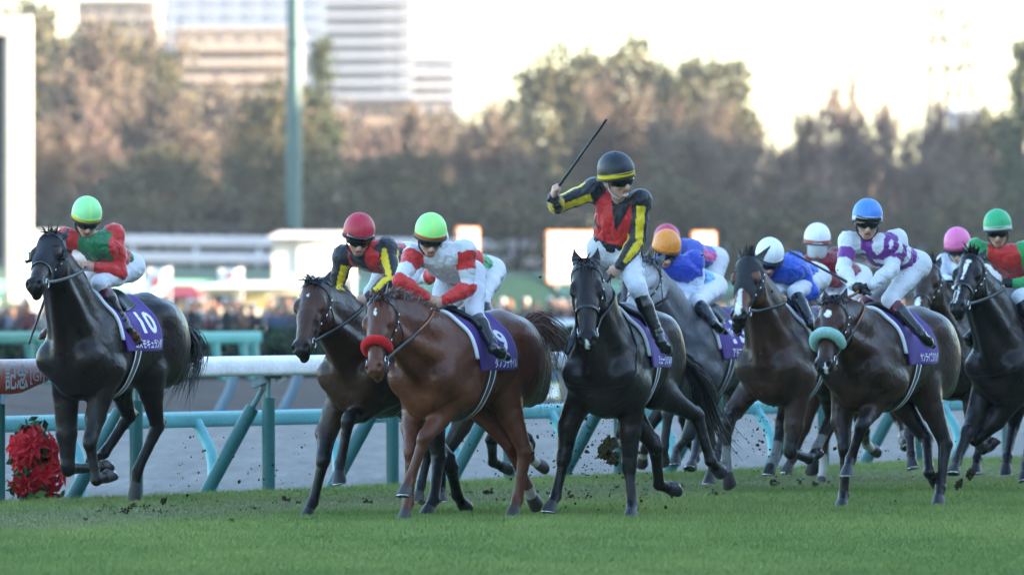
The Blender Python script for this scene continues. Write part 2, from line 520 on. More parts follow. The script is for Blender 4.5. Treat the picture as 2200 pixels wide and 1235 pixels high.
# ------------------------------------------------------------------ grandstand out of the frame on the right: its shade lies over the course
def stand(label, tiers, t0, t1):
    gs = MB()
    for z0, z1, q0, q1 in tiers:
        a = [(*qt(q0, t0), z0), (*qt(q0, t1), z0), (*qt(q1, t1), z0), (*qt(q1, t0), z0)]
        b = [(x, y, z1) for x, y, _ in a]
        gs.add(a + b, [(0, 1, 2, 3), (4, 5, 6, 7), (0, 1, 5, 4), (1, 2, 6, 5), (2, 3, 7, 6), (3, 0, 4, 7)], (0.42, 0.42, 0.41))
    tag(gs.build('grandstand', M['matte'], loc=(*qt(-60, t0), 0)), label, 'grandstand')
stand('long stepped concrete grandstand beside the turf course', ((0, 7, -62, -42), (7, 13, -64, -46), (13, 20, -66, -50), (20, 26, -70, -52)), -160, 272)
stand('unseen tall concrete block added to shade the far rails and trees', ((0, 20, -75, -46), (20, 53, -75, -52)), 345, 620)  # added out of view; its height and the gap before it shape the far shade

# ------------------------------------------------------------------ turf rail: posts, raking struts, white beam
TEAL = (0.016, 0.095, 0.088); CYAN = (0.115, 0.36, 0.37); WHITE = (0.84, 0.83, 0.82); GREY = (0.10, 0.16, 0.20)
rail = empty('running_rail', (*P0, 0), 'white beamed running rail on dark teal posts along the turf edge', 'rail')
rl = np.array([*P0, 0])
def rel(p, base): return np.asarray(p, float) - base
W3 = lambda p, z: np.array([p[0], p[1], z])
post_px = [10, 306, 590, 856]
tpost = [((lambda a: a)(q_at(px, 0.0)[1])) for px in post_px]
step = (tpost[-1] - tpost[0]) / 3
tpost = [tpost[0] - step] + tpost + [tpost[-1] + step * k for k in range(1, 9)]
for i, t in enumerate(tpost):
    p = qt(0.06, t)
    b = MB()
    b.tube([W3(p, -0.06), W3(p, 0.80), W3(p, 0.825), W3(p, 0.83)], [0.058, 0.058, 0.058, 0.05], 16, TEAL)
    po = b.build('post', M['paint'], rail, 'auto'); po.data.transform(__import__('mathutils').Matrix.Translation(-Vector(rl)))
    b = MB()
    b.tube([W3(p, 0.82), W3(p, 1.02)], 0.021, 10, (0.07, 0.17, 0.17))
    b.beam(W3(qt(0.06, t - 0.17), 1.02), W3(qt(0.06, t + 0.17), 1.02), 0.10, 0.05, (0.10, 0.15, 0.17))
    b.beam(W3(qt(0.22, t), 0.93), W3(qt(0.06, t), 0.99), 0.05, 0.05, (0.12, 0.17, 0.18))
    o = b.build('bracket', M['paint'], rail, 'auto'); o.data.transform(__import__('mathutils').Matrix.Translation(-Vector(rl)))
    # raking strut on the sand side
    f = np.array([p[0] - 0.57, p[1] + 0.02, -0.05]); tp = np.array([p[0] - 0.04, p[1] + 0.10, 0.93])
    b = MB(); m_ = f + (tp - f) * 0.80
    b.tube([f, m_, m_ + (tp - f) * 0.01], [0.062, 0.062, 0.05], 16, TEAL)
    b.tube([m_, tp], 0.024, 10, (0.06, 0.15, 0.15))
    b.tube([tp - np.array([0.03, 0, 0]), tp + np.array([0.03, 0, 0])], 0.04, 10, (0.25, 0.27, 0.28))
    o = b.build('strut', M['paint'], rail, 'auto'); o.data.transform(__import__('mathutils').Matrix.Translation(-Vector(rl)))
def beam_profile(t0, t1, z0, z1, th, c, q=0.0, n=2, base=rl, lean=0.0):
    prof = []
    for k in range(20):
        a = k / 20 * 2 * math.pi
        x = math.copysign(abs(math.cos(a)) ** 0.6, math.cos(a)) * th / 2; z = math.copysign(abs(math.sin(a)) ** 0.6, math.sin(a))
        prof.append((x, z))
    V, F = [], []
    T = np.linspace(t0, t1, n)
    for t in T:
        for x, z in prof:
            zz = (z0 + z1) / 2 + z * (z1 - z0) / 2
            p = qt(q + x + lean * (zz - z0), t)
            V.append((p[0], p[1], zz))
    V = np.array(V) - base
    F = [(i * 20 + j, i * 20 + (j + 1) % 20, (i + 1) * 20 + (j + 1) % 20, (i + 1) * 20 + j) for i in range(n - 1) for j in range(20)]
    return V, F
tb = q_at(92, 0)[1]
V, F = beam_profile(tb, tpost[-1] + 2, 1.02, 1.195, 0.15, WHITE, n=3)
obj('beam', V, F, M['paint'], rail, col=np.tile(WHITE, (len(V), 1)))
# red race board that ends the beam on the left
b = MB()
t0, t1 = tb - 3.4, tb
V, F = beam_profile(t0, t1, 0.905, 1.195, 0.16, (1, 1, 1), n=24)
cc = np.array([(0.60, 0.085, 0.045)] * len(V)); tt = np.repeat(np.linspace(0, 1, 24), 20)
zz = V[:, 2]
mixw = np.clip((zz - 1.03) / 0.12, 0, 1) * (0.45 + 0.55 * np.clip((tt - 0.5) / 0.4, 0, 1))
cc = cc * (1 - mixw[:, None]) + np.array([0.86, 0.68, 0.62]) * mixw[:, None]
lowcut = (tt > 0.86) & (zz < 1.0)
V[lowcut, 2] += (tt[lowcut] - 0.86) / 0.14 * 0.10
bd = obj('race_board', V, F, M['paint'], rail, col=cc)
tag(bd, 'red board lettered in white at the end of the white beam')
def flat_text(s, p_left, p_right, z0, z1, q_off, m, name, parent, base, th=0.0):
    V, F, asp = TX[s]
    a, b_ = np.array(p_left), np.array(p_right)
    P = np.zeros((len(V), 3))
    P[:, :2] = a + (b_ - a) * (V[:, :1] + 0.5)
    P[:, :2] += -ND * q_off
    P[:, 2] = z0 + (z1 - z0) * (V[:, 1] + 0.5)
    return obj(name, P - base, F, m, parent, smooth=False)
pl = lambda px: q_at(px, 0)[0]
flat_text('記念', pl(-8), pl(41), 0.945, 1.16, 0.084, M['ink'], 'lettering', rail, rl)
flat_text('[GI]', pl(46), pl(76), 0.985, 1.10, 0.084, M['ink'], 'lettering', rail, rl)
# white plate clipped behind the beam
b = MB(); p = qt(0.1, tpost[3]); c_ = W3(p, 1.0)
b.beam(c_ + np.array([0.10, 0.1, -0.03]), c_ + np.array([0.17, 0.1, 0.02]), 0.02, 0.07, (0.6, 0.6, 0.6))
o = b.build('clip', M['paint'], rail); o.data.transform(__import__('mathutils').Matrix.Translation(-Vector(rl)))

# ------------------------------------------------------------------ pale cyan outer rail of the sand course
crail = empty('sand_course_rail', (*qt(0.9, 0), 0), 'pale cyan rail on curved legs just behind the dark teal posts', 'rail')
cb = np.array([*qt(0.9, 0), 0])
V, F = beam_profile(-8, 48, 0.56, 0.70, 0.10, CYAN, q=0.95, n=6, base=cb)
V[:, 2] -= np.interp(V @ np.array([RD[0], RD[1], 0]), [-8, 0, 10, 30], [0, 0, 0.0, 0.10])
obj('beam', V, F, M['paint'], crail, col=np.tile(CYAN, (len(V), 1)))
for t in [tpost[1] + 0.28 + step * k for k in range(-1, 10)]:
    top = np.array([*qt(0.92, t), 0.60 - np.interp(t, [10, 30], [0, 0.10])]); foot = np.array([top[0] + 0.16, top[1] - 0.42, -0.05])
    mid = top * 0.45 + foot * 0.55 + np.array([0.055, 0, 0.06])
    b = MB(); b.tube(spline([top, mid, foot], 10), 0.052, 14, CYAN)
    o = b.build('leg', M['paint'], crail, 'auto'); o.data.transform(__import__('mathutils').Matrix.Translation(-Vector(cb)))

# ------------------------------------------------------------------ far rail of the sand course, with grey blue curved posts
def long_rail(name, label, q, px0, px1, z0, z1, col, leg_px, legcol, lean, th=0.12, post_w=0.05, zfoot=None):
    (p0, t0), (p1, t1) = q_at(px0, q), q_at(px1, q)
    base = np.array([*p0, float(hgt(q))])
    e = empty(name, tuple(base), label, 'rail')
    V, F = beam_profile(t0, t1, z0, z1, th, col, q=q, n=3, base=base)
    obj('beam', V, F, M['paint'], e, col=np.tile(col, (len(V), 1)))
    for px in leg_px:
        p, t = q_at(px, q)
        b = MB()
        top = np.array([*p, z0 + 0.02]); foot = np.array([p[0] + lean, p[1] - 0.1, (hgt(q) if zfoot is None else zfoot) - 0.05])
        mid = (top + foot) / 2 + np.array([-lean * 0.25, 0, 0.05])
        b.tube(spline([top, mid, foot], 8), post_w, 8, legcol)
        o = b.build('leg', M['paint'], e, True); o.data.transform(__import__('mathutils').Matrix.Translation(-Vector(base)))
    return e
long_rail('far_sand_rail', 'pale rail on slate blue curved posts at the foot of the brown bank', 24.2, -500, 2800, 0.60, 0.80, (0.35, 0.42, 0.46), [15, 250, 505, 642, 1010, 1196, 1330, 1460, 1740, 1990], (0.09, 0.15, 0.19), -0.28, post_w=0.075)
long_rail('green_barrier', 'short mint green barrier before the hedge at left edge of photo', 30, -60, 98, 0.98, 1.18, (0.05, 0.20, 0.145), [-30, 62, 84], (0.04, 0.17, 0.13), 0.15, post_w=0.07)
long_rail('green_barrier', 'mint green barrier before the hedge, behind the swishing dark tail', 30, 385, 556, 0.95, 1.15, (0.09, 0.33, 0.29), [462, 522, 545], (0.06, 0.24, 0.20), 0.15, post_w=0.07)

# ------------------------------------------------------------------ clipped hedge on the bank
def fuzzy_box(q0, q1, px0, px1, zb, zt, n, size, cols, seed):
    r = np.random.default_rng(seed)
    (a, t0), (c, t1) = q_at(px0, q0), q_at(px1, q0)
    u = r.random((n, 3))
    k = r.random(n)
    u[k < 0.5, 0] *= 0.06; u[(k > 0.5) & (k < 0.9), 2] = 1 - u[(k > 0.5) & (k < 0.9), 2] * 0.05
    Q = q0 + (q1 - q0) * u[:, 0]; T = t0 + (t1 - t0) * u[:, 1]
    P = np.zeros((n, 3)); P[:, :2] = P0 + ND * Q[:, None] + RD * T[:, None]
    P[:, 2] = zb + (zt - zb) * u[:, 2] + 0.03 * np.sin(T * 1.3) * u[:, 2]
    return leaf_quads(P, size, r, cols)
def leaf_quads(P, size, r, cols):
    n = len(P)
    A = r.normal(size=(n, 3)); A /= np.linalg.norm(A, axis=1, keepdims=True)
    B = r.normal(size=(n, 3)); B -= A * (A * B).sum(1, keepdims=True); B /= np.linalg.norm(B, axis=1, keepdims=True)
    s = size * r.uniform(0.6, 1.3, (n, 1))
    V = np.stack([P - A * s, P + B * s * 0.5, P + A * s, P - B * s * 0.5], 1).reshape(-1, 3)
    F = np.arange(n * 4).reshape(-1, 4)
    c = np.asarray(cols)[r.integers(0, len(cols), n)] * r.uniform(0.7, 1.3, (n, 1))
    return V, F, np.repeat(c, 4, axis=0)
M['leaf'] = mat('leaves', attr=True, rough=0.7, spec=0.25, var=0.2, nscale=1.5)
M['bark'] = mat('bark', attr=True, rough=0.9, spec=0.15, var=0.3, nscale=3, bump=0.3)
hb = np.array([*q_at(1100, 31.5)[0], 0.36])
V, F, C = fuzzy_box(31.5, 35, -500, 2800, 0.34, 1.12, 20000, 0.09, [(0.012, 0.03, 0.012), (0.018, 0.042, 0.016), (0.01, 0.022, 0.01)], 3)
hg = empty('hedge', tuple(hb), 'long low clipped dark green hedge on the brown bank', 'hedge')
obj('foliage', V - hb, F, M['leaf'], hg, col=C, smooth=False)
b = MB()
(a, t0), (c, t1) = q_at(-500, 31.5), q_at(2800, 31.5)
q4 = [qt(31.6, t0), qt(31.6, t1), qt(34.9, t1), qt(34.9, t0)]
b.add([(*p, 0.32) for p in q4] + [(*p, 1.07) for p in q4], [(3, 2, 1, 0), (4, 5, 6, 7), (0, 1, 5, 4), (1, 2, 6, 5), (2, 3, 7, 6), (3, 0, 4, 7)], (0.010, 0.022, 0.010))
o = b.build('core', M['leaf'], hg); o.data.transform(__import__('mathutils').Matrix.Translation(-Vector(hb)))

# ------------------------------------------------------------------ spectators of the infield
def spectator_mesh(k):
    r = np.random.default_rng(100 + k)
    coat = [(0.012, 0.012, 0.015), (0.03, 0.035, 0.06), (0.20, 0.18, 0.16), (0.10, 0.06, 0.04), (0.09, 0.025, 0.025), (0.06, 0.07, 0.06), (0.20, 0.20, 0.21), (0.03, 0.05, 0.09)][k]
    hair = (0.012, 0.010, 0.009); skin = (0.26, 0.15, 0.10)
    b = MB()
    for s in (-1, 1):
        b.tube([(0.09 * s, 0, 0), (0.09 * s, 0, 0.45), (0.10 * s, 0, 0.85)], [0.07, 0.07, 0.09], 7, (0.02, 0.02, 0.03))
        b.tube([(0.22 * s, 0, 1.36), (0.27 * s, -0.04, 1.08), (0.14 * s, -0.22, 1.12 + 0.1 * r.random())], [0.065, 0.055, 0.045], 7, coat)
    b.tube([(0, 0, 0.80), (0, 0, 1.05), (0, 0, 1.32), (0, 0, 1.44)], [0.17, 0.19, 0.22, 0.10], 10, coat, flat=0.65, up=(1, 0, 0))
    b.tube([(0, 0, 1.42), (0, -0.01, 1.50)], 0.055, 8, skin)
    b.tube([(0, -0.015, 1.49), (0, -0.02, 1.55), (0, -0.015, 1.63), (0, -0.01, 1.69)], [0.055, 0.088, 0.09, 0.06], 10, skin)
    cap = hair if k % 3 else [(0.5, 0.5, 0.5), (0.02, 0.02, 0.05), (0.2, 0.05, 0.04)][k // 3]
    b.tube([(0, 0.03, 1.53), (0, 0.035, 1.62), (0, 0.02, 1.70), (0, 0.01, 1.735)], [0.075, 0.098, 0.088, 0.03], 10, cap)
    return b
spec_me, SPLAB = [], ['black coat', 'navy coat', 'beige coat and pale cap', 'brown coat', 'dark red coat', 'olive grey coat', 'pale grey coat and dark cap', 'blue coat']
k = 0
for row, (q, z) in enumerate(((74, 0), (80, 0), (87, 0), (95, 0))):
    for i in range(70):
        px = -190 + i * 37 + 18 * (row % 2) + rng.uniform(-12, 12)
        kind = int(rng.choice([0, 0, 0, 1, 1, 2, 3, 4, 5, 6, 7, 0]))
        p = q_at(px, q + rng.uniform(-0.6, 0.6))[0]
        if len(spec_me) <= 8 and not any(n == kind for n, _ in spec_me):
            o = spectator_mesh(kind).build('person', M['matte'], None, True)
            spec_me.append((kind, o))
        else:
            src = [s for n, s in spec_me if n == kind][0]
            o = src.copy(); COL.objects.link(o)
        o.location = (p[0], p[1], float(hgt(q)))
        s = rng.uniform(0.9, 1.12)
        o.scale = (s, s, s); o.rotation_euler = (0, 0, rng.uniform(-0.7, 0.7))
        tag(o, 'blurred spectator in a %s among the crowd behind the hedge' % SPLAB[kind], 'person', 'spectators behind the hedge')
        o['label'] = 'blurred spectator in a %s among the crowd behind the hedge' % SPLAB[kind]

# ------------------------------------------------------------------ infield stalls, boards, flags, tents
def at_z(px, py, Y): return at(px, py, Y)
def boxpx(mb, x0, y0, x1, y1, Y, depth, c):
    a = at(x0, y1, Y); b_ = at(x1, y0, Y)
    mb.box((a[0], Y, a[2]), (b_[0], Y + depth, b_[2]), c)
def base_pt(px, Y):
    q = float(ND @ (np.array([gx(px, Y), Y]) - P0))
    return (gx(px, Y), Y, float(hgt(q)))
WB = (0.80, 0.79, 0.76)
def floor_row(px, Y):
    z = base_pt(px, Y)[2]
    return HORIZ - (z - CAMZ) / Y * FPX

def stall(name, label, x0, x1, ytop, Y, depth, wall, roof, roof_h, cat, over=8, awning=None):
    e = empty(name, base_pt((x0 + x1) / 2, Y), label, cat)
    bs = np.array(e.location)
    b = MB(); fl = floor_row((x0 + x1) / 2, Y)
    boxpx(b, x0, ytop + roof_h, x1, fl, Y, depth, wall)
    o = b.build('wall', M['matte'], e); o.data.transform(__import__('mathutils').Matrix.Translation(-Vector(bs)))
    b = MB()
    a0 = at(x0 - over, ytop + roof_h, Y); a1 = at(x1 + over, ytop, Y)
    xm0, xm1 = a0[0] + (a1[0] - a0[0]) * 0.22, a1[0] - (a1[0] - a0[0]) * 0.22
    y0, y1, ym = Y - 0.8, Y + depth + 0.6, Y + depth / 2
    z0, z1 = a0[2] + 0.003, a1[2]
    b.add([(a0[0], y0, z0), (a1[0], y0, z0), (a1[0], y1, z0), (a0[0], y1, z0), (xm0, ym, z1), (xm1, ym, z1)],
          [(3, 2, 1, 0), (0, 1, 5, 4), (2, 3, 4, 5), (1, 2, 5), (3, 0, 4)], roof)
    o = b.build('roof', M['matte'], e); o.data.transform(__import__('mathutils').Matrix.Translation(-Vector(bs)))
    b = MB(); w = (x1 - x0)
    for i in range(3):
        boxpx(b, x0 + w * (0.08 + 0.32 * i), ytop + roof_h + 14, x0 + w * (0.30 + 0.32 * i), ytop + roof_h + 44, Y - 0.06, 0.05, (0.05, 0.06, 0.07) if i != 1 else (0.35, 0.28, 0.12))
    o = b.build('hatch', M['matte'], e); o.data.transform(__import__('mathutils').Matrix.Translation(-Vector(bs)))
    return e
stall('food_stall', 'slate grey stall with a dark red roof behind the left horse rump', 325, 428, 612, 290, 4, (0.16, 0.17, 0.19), (0.20, 0.022, 0.035), 26, 'stall')
stall('food_stall', 'long cream white stall glowing in sunlight left of the bay horse head', 432, 660, 604, 330, 5, (0.84, 0.74, 0.58), (0.82, 0.78, 0.70), 14, 'stall')
stall('food_stall', 'pale blue grey stall below the green bank, right of its white neighbour', 668, 760, 580, 345, 4, (0.30, 0.33, 0.37), (0.45, 0.46, 0.48), 18, 'stall')
stall('food_stall', 'cream stall with an orange front glimpsed under the grey horse', 1390, 1500, 640, 300, 4, (0.75, 0.42, 0.18), (0.8, 0.75, 0.65), 14, 'stall')
b = MB(); boxpx(b, 508, 648, 526, floor_row(515, 300), 300, 0.4, (0.02, 0.02, 0.022)); boxpx(b, 510, 651, 524, 664, 299.94, 0.05, (0.05, 0.05, 0.05))
tag(b.build('loudspeaker', M['matte']), 'upright black loudspeaker before the white stall', 'loudspeaker')

# white pavilion with a hip roof
e = empty('pavilion', base_pt(670, 350), 'white pavilion tent with flat roof edge behind the red capped jockey', 'tent'); bs = np.array(e.location)
b = MB(); boxpx(b, 585, 512, 756, floor_row(670, 350), 350, 6, (0.62, 0.58, 0.52)); boxpx(b, 640, 516, 752, 585, 349.9, 0.09, (0.86, 0.82, 0.74))  # paler panel paints the sunlit right part onto the wall
o = b.build('wall', M['matte'], e); o.data.transform(__import__('mathutils').Matrix.Translation(-Vector(bs)))
b = MB(); a0 = at(573, 512, 350); a1 = at(768, 497, 350)
b.add([(a0[0], 349, a0[2] + .005), (a1[0], 349, a0[2] + .005), (a1[0], 357, a0[2] + .005), (a0[0], 357, a0[2] + .005), (a0[0] + .5, 350, a1[2]), (a1[0] - .3, 350, a1[2]), (a1[0] - .3, 356, a1[2]), (a0[0] + .5, 356, a1[2])],
      [(3, 2, 1, 0), (4, 5, 6, 7), (0, 1, 5, 4), (1, 2, 6, 5), (2, 3, 7, 6), (3, 0, 4, 7)], (0.66, 0.62, 0.56))
o = b.build('roof', M['matte'], e); o.data.transform(__import__('mathutils').Matrix.Translation(-Vector(bs)))

def board(label, x0, y0, x1, y1, Y, edge=(0.75, 0.30, 0.12), yaw=0.0):
    e = empty('sign_board', base_pt((x0 + x1) / 2, Y), label, 'sign'); bs = Vector(e.location)
    b = MB(); boxpx(b, x0, y0, x1, y1, Y, 0.25, edge); o = b.build('frame', M['matte'], e); o.data.transform(__import__('mathutils').Matrix.Translation(-bs))
    b = MB(); boxpx(b, x0 + 4, y0 + 4, x1 - 4, y1 - 4, Y - 0.06, 0.05, (0.86, 0.84, 0.80)); o = b.build('panel', M['matte'], e); o.data.transform(__import__('mathutils').Matrix.Translation(-bs))
    b = MB()
    for f in (0.2, 0.8):
        x = x0 + (x1 - x0) * f; boxpx(b, x - 2, y1, x + 2, floor_row(x, Y), Y + 0.05, 0.15, (0.3, 0.3, 0.3))
    o = b.build('legs', M['matte'], e); o.data.transform(__import__('mathutils').Matrix.Translation(-bs))
    e.rotation_euler = (0, 0, yaw)
board('big square white board with orange edge left of the standing jockey', 1174, 497, 1286, 608, 335, yaw=R(14))
board('narrow white board right of the orange cap', 1488, 498, 1538, 606, 335, yaw=R(14))
board('small white board with orange edge above the white and red silks', 982, 489, 1030, 575, 335, yaw=R(14))
board('cream board low under the chestnut tail', 1168, 822, 1204, 858, 121, edge=(0.5, 0.45, 0.1))
def flag(label, x0, y0, x1, y1, Y, sk):
    e = empty('banner_flag', base_pt(x1, Y), label, 'flag'); bs = Vector(e.location)
    b = MB(); a = at(x1, floor_row(x1, Y), Y); t = at(x1, y0 - 6, Y); b.tube([a, t], 0.03, 8, (0.5, 0.5, 0.5)); o = b.build('pole', M['matte'], e); o.data.transform(__import__('mathutils').Matrix.Translation(-bs))
    V, F, C = [], [], []
    for i in range(13):
        for j in range(9):
            u, v = i / 12, j / 8
            p = at(x0 + (x1 - x0) * u + sk * v, y0 + (y1 - y0) * v, Y); p[1] += 0.12 * math.sin(u * 6 + v * 2)
            V.append(p); C.append((0.62, 0.10, 0.09) if (u - .5) ** 2 + (v - .5) ** 2 < 0.05 else (0.80, 0.76, 0.74))
    F = [(i * 9 + j, (i + 1) * 9 + j, (i + 1) * 9 + j + 1, i * 9 + j + 1) for i in range(12) for j in range(8)]
    o = obj('cloth', np.array(V) - np.array(bs), F, M['matte'], e, col=C)
    sm = o.modifiers.new('thickness', 'SOLIDIFY'); sm.thickness = 0.02
flag('slanting white banner with red emblem above the dark red roof', 318, 577, 366, 636, 285, -14)
flag('upright white banner with red emblem above the white stall', 470, 578, 520, 610, 325, 0)
flag('pale banner close behind the leftmost jockey breeches', 286, 588, 304, 630, 290, -8)

# green arched hall
e = empty('arched_hall', base_pt(1130, 330), 'low green barrel roofed hall with tan stripe behind the crowd', 'hall'); bs = np.array(e.location)
V, F, C = [], [], []
for i in range(25):
    a = math.pi * i / 24
    for j in range(2):
        p = at(1128 - 115 * math.cos(a), 690, 330); p[2] = bs[2] + (gz(592, 330) - bs[2]) * math.sin(a); p[1] = 330 + 8 * j
        V.append(p); C.append((0.015, 0.055, 0.035) if not (15 <= i <= 18) else (0.25, 0.16, 0.09))
F = [(2 * i, 2 * i + 1, 2 * i + 3, 2 * i + 2) for i in range(24)]
obj('roof', np.array(V) - bs, F, M['matte'], e, col=C)
V = [V[2 * i] + np.array([0, .05, 0]) for i in range(25)]
V2 = [p.copy() for p in V]
for p in V2: p[2] = bs[2]
F = [(i, i + 1, 25 + i + 1, 25 + i) for i in range(24)]
obj('wall', np.array(V + V2) - bs, F, M['matte'], e, col=np.tile((0.03, 0.08, 0.06), (50, 1)))
b = MB(); boxpx(b, 1128, 686, 1240, 706, 215, 0.1, (0.5, 0.58, 0.68)); boxpx(b, 1131, 690, 1237, 702, 214.95, 0.04, (0.62, 0.68, 0.78))
for x in (1140, 1184, 1228): boxpx(b, x - 1, 706, x + 1, floor_row(x, 215), 215.02, 0.06, (0.3, 0.3, 0.3))
tag(b.build('crowd_barrier', M['matte']), 'pale blue barrier panel below the green arched hall', 'barrier')

# far white double rails on the bank, the mint band below and hedge behind
def far_rail(name, label, q, zs, px0, px1):
    base = np.array([*q_at(px0, q)[0], float(hgt(q))]); e = empty(name, tuple(base), label, 'rail')
    for z0, z1 in zs:
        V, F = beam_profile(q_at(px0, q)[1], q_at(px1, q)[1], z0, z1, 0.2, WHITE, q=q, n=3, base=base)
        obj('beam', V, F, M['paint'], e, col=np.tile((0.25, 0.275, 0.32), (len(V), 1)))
    for px in range(px0 + 60, px1, 136):
        p = q_at(px, q)[0]; b = MB(); b.tube([W3(p, hgt(q) - 0.1), W3(p, zs[-1][0])], 0.09, 8, (0.35, 0.38, 0.42))
        o = b.build('post', M['paint'], e, True); o.data.transform(__import__('mathutils').Matrix.Translation(-Vector(base)))
far_rail('far_rail', 'long white double rail on the grass bank below the trees', 163, [(3.42, 3.95), (4.25, 4.8)], -1000, 3200)
V, F, C = fuzzy_box(172, 178, -1000, 3200, 3.2, 5.35, 20000, 0.35, [(0.035, 0.045, 0.028), (0.05, 0.055, 0.035), (0.045, 0.035, 0.03)], 5)
hb = np.array([*q_at(1100, 172)[0], 3.3])
hg = empty('hedge', tuple(hb), 'tall grey green hedge running behind the far white rail', 'hedge')
obj('foliage', V - hb, F, M['leaf'], hg, col=C, smooth=False)
b = MB(); t0, t1 = q_at(-1000, 172.2)[1], q_at(3200, 172.2)[1]
q4 = [qt(172.3, t0), qt(172.3, t1), qt(177.6, t1), qt(177.6, t0)]
b.add([(*p, 3.1) for p in q4] + [(*p, 5.2) for p in q4], [(3, 2, 1, 0), (4, 5, 6, 7), (0, 1, 5, 4), (1, 2, 6, 5), (2, 3, 7, 6), (3, 0, 4, 7)], (0.035, 0.04, 0.028))
o = b.build('core', M['leaf'], hg); o.data.transform(__import__('mathutils').Matrix.Translation(-Vector(hb)))
b = MB(); p0_, p1_ = q_at(-1000, 150)[0], q_at(3200, 150)[0]
b.beam(W3(p0_, 2.25), W3(p1_, 2.25), 0.2, 0.55, (0.07, 0.19, 0.16))
for px in range(-990, 3200, 110):
    p = q_at(px, 150)[0]; b.tube([W3(p, 0.6), W3(p, 2.1)], 0.07, 6, (0.14, 0.36, 0.32))
tag(b.build('green_fence', M['matte'], loc=tuple(W3(p0_, 1.0))), 'mint green fence band along the foot of the far bank', 'fence')

# white portal frame at the left edge
e = empty('portal_frame', base_pt(20, 380), 'tall white portal frame at the left edge of the photo', 'frame'); bs = Vector(e.location)
T_ = lambda o: o.data.transform(__import__('mathutils').Matrix.Translation(-bs))
b = MB(); boxpx(b, 17, 75, 65, floor_row(40, 380), 380, 1.6, (0.56, 0.52, 0.47)); T_(b.build('post', M['matte'], e))
b = MB(); boxpx(b, -330, 34, 65, 75, 380, 1.6, (0.56, 0.52, 0.47)); T_(b.build('lintel', M['matte'], e))
b = MB(); boxpx(b, -400, 75.3, -330, floor_row(-350, 380), 380, 1.6, (0.85, 0.83, 0.80)); T_(b.build('post', M['matte'], e))
b = MB(); boxpx(b, 8, 75.3, 16.8, floor_row(10, 380), 380.4, 0.8, (0.40, 0.35, 0.30)); boxpx(b, -329, 75.3, 7.9, 560, 380.6, 0.5, (0.025, 0.027, 0.03)); T_(b.build('screen', M['matte'], e))
b = MB(); boxpx(b, 62, 498, 132, floor_row(95, 370), 370, 3, (0.84, 0.80, 0.74)); boxpx(b, 60, 494, 134, 499, 369.9, 3.3, (0.7, 0.68, 0.64))
tag(b.build('white_booth', M['matte'], loc=base_pt(95, 370)), 'plain white booth wall behind the leftmost horse ears', 'booth')

# floodlight mast
b = MB(); Y = 455
zt, zb = gz(-260, Y), 3.2
zz = np.linspace(zb, zt, 40)
b.tube([(gx(632, Y), Y, z) for z in zz], np.interp(zz, [zb, zt], [0.44, 0.33]), 18, (0.026, 0.085, 0.082))
for z in (gz(340, Y), gz(100, Y)):
    b.tube([(gx(632, Y), Y, z), (gx(632, Y), Y, z + 0.3)], 0.5, 18, (0.026, 0.085, 0.082))
tag(b.build('light_mast', M['paint'], None, 'auto', loc=(gx(632, Y), Y, zb)), 'tall dark teal steel mast rising before the trees', 'mast')

# ------------------------------------------------------------------ buildings beyond the trees
def block(name, label, x0, x1, ytop, Y, depth, wall, win, floors, nwin, band=None, yaw=0.0, roofcol=None, ybot=None, row_h=28):
    g_ = base_pt((x0 + x1) / 2, Y)
    e = empty(name, g_, label, 'building'); bs = Vector(g_)
    TT = lambda o: o.data.transform(__import__('mathutils').Matrix.Translation(-bs))
    b = MB(); boxpx(b, x0, ytop, x1, floor_row((x0 + x1) / 2, Y), Y, depth, wall); TT(b.build('wall', M['matte'], e))
    k = 0
    for f in range(floors):
        y = ytop + 10 + f * row_h
        if band:
            b = MB(); boxpx(b, x0 - 2, y + row_h * 0.55, x1 + 2, y + row_h * 0.95, Y - 1.3, 1.3, band); TT(b.build('balcony', M['matte'], e))
        w = (x1 - x0) / nwin
        for i in range(nwin):
            xa = x0 + w * (i + 0.2)
            b = MB(); boxpx(b, xa, y, xa + w * 0.6, y + row_h * 0.5, Y - 0.12, 0.1, win); TT(b.build('window', M['matte'], e))
    b = MB(); boxpx(b, x0 - 3, ytop - 6, x1 + 3, ytop - 0.1, Y - 0.5, depth + 1, roofcol or wall); TT(b.build('roof', M['matte'], e))
    e.rotation_euler = (0, 0, yaw)
    return e
block('apartment_tower', 'tall grey white balcony tower, topmost building of the skyline', 700, 884, -260, 900, 25, (0.21, 0.23, 0.265), (0.20, 0.222, 0.26), 18, 5, band=(0.225, 0.247, 0.287), row_h=29)
block('apartment_block', 'lower grey wing right of the tall balcony tower', 886, 982, 128, 905, 25, (0.24, 0.26, 0.29), (0.14, 0.16, 0.19), 4, 3, band=(0.30, 0.31, 0.34), row_h=26)
block('apartment_block', 'flat roofed tan apartment building left of the teal mast', 376, 640, 66, 800, 20, (0.29, 0.24, 0.20), (0.235, 0.195, 0.165), 4, 6, band=(0.32, 0.265, 0.22), row_h=34, roofcol=(0.33, 0.28, 0.235))
block('apartment_block', 'blue grey office slab behind the tan apartments', 335, 700, -40, 1000, 20, (0.19, 0.23, 0.29), (0.14, 0.17, 0.22), 4, 8, row_h=30)
block('house', 'pale long roofed house at the top left behind brown trees', 165, 335, 4, 760, 15, (0.24, 0.21, 0.19), (0.12, 0.11, 0.10), 2, 4, roofcol=(0.40, 0.37, 0.33), row_h=30)
block('house', 'sunlit tan house with a dark roof below the tower', 745, 895, 222, 700, 12, (0.30, 0.22, 0.16), (0.10, 0.08, 0.075), 2, 5, roofcol=(0.12, 0.11, 0.12), row_h=34)
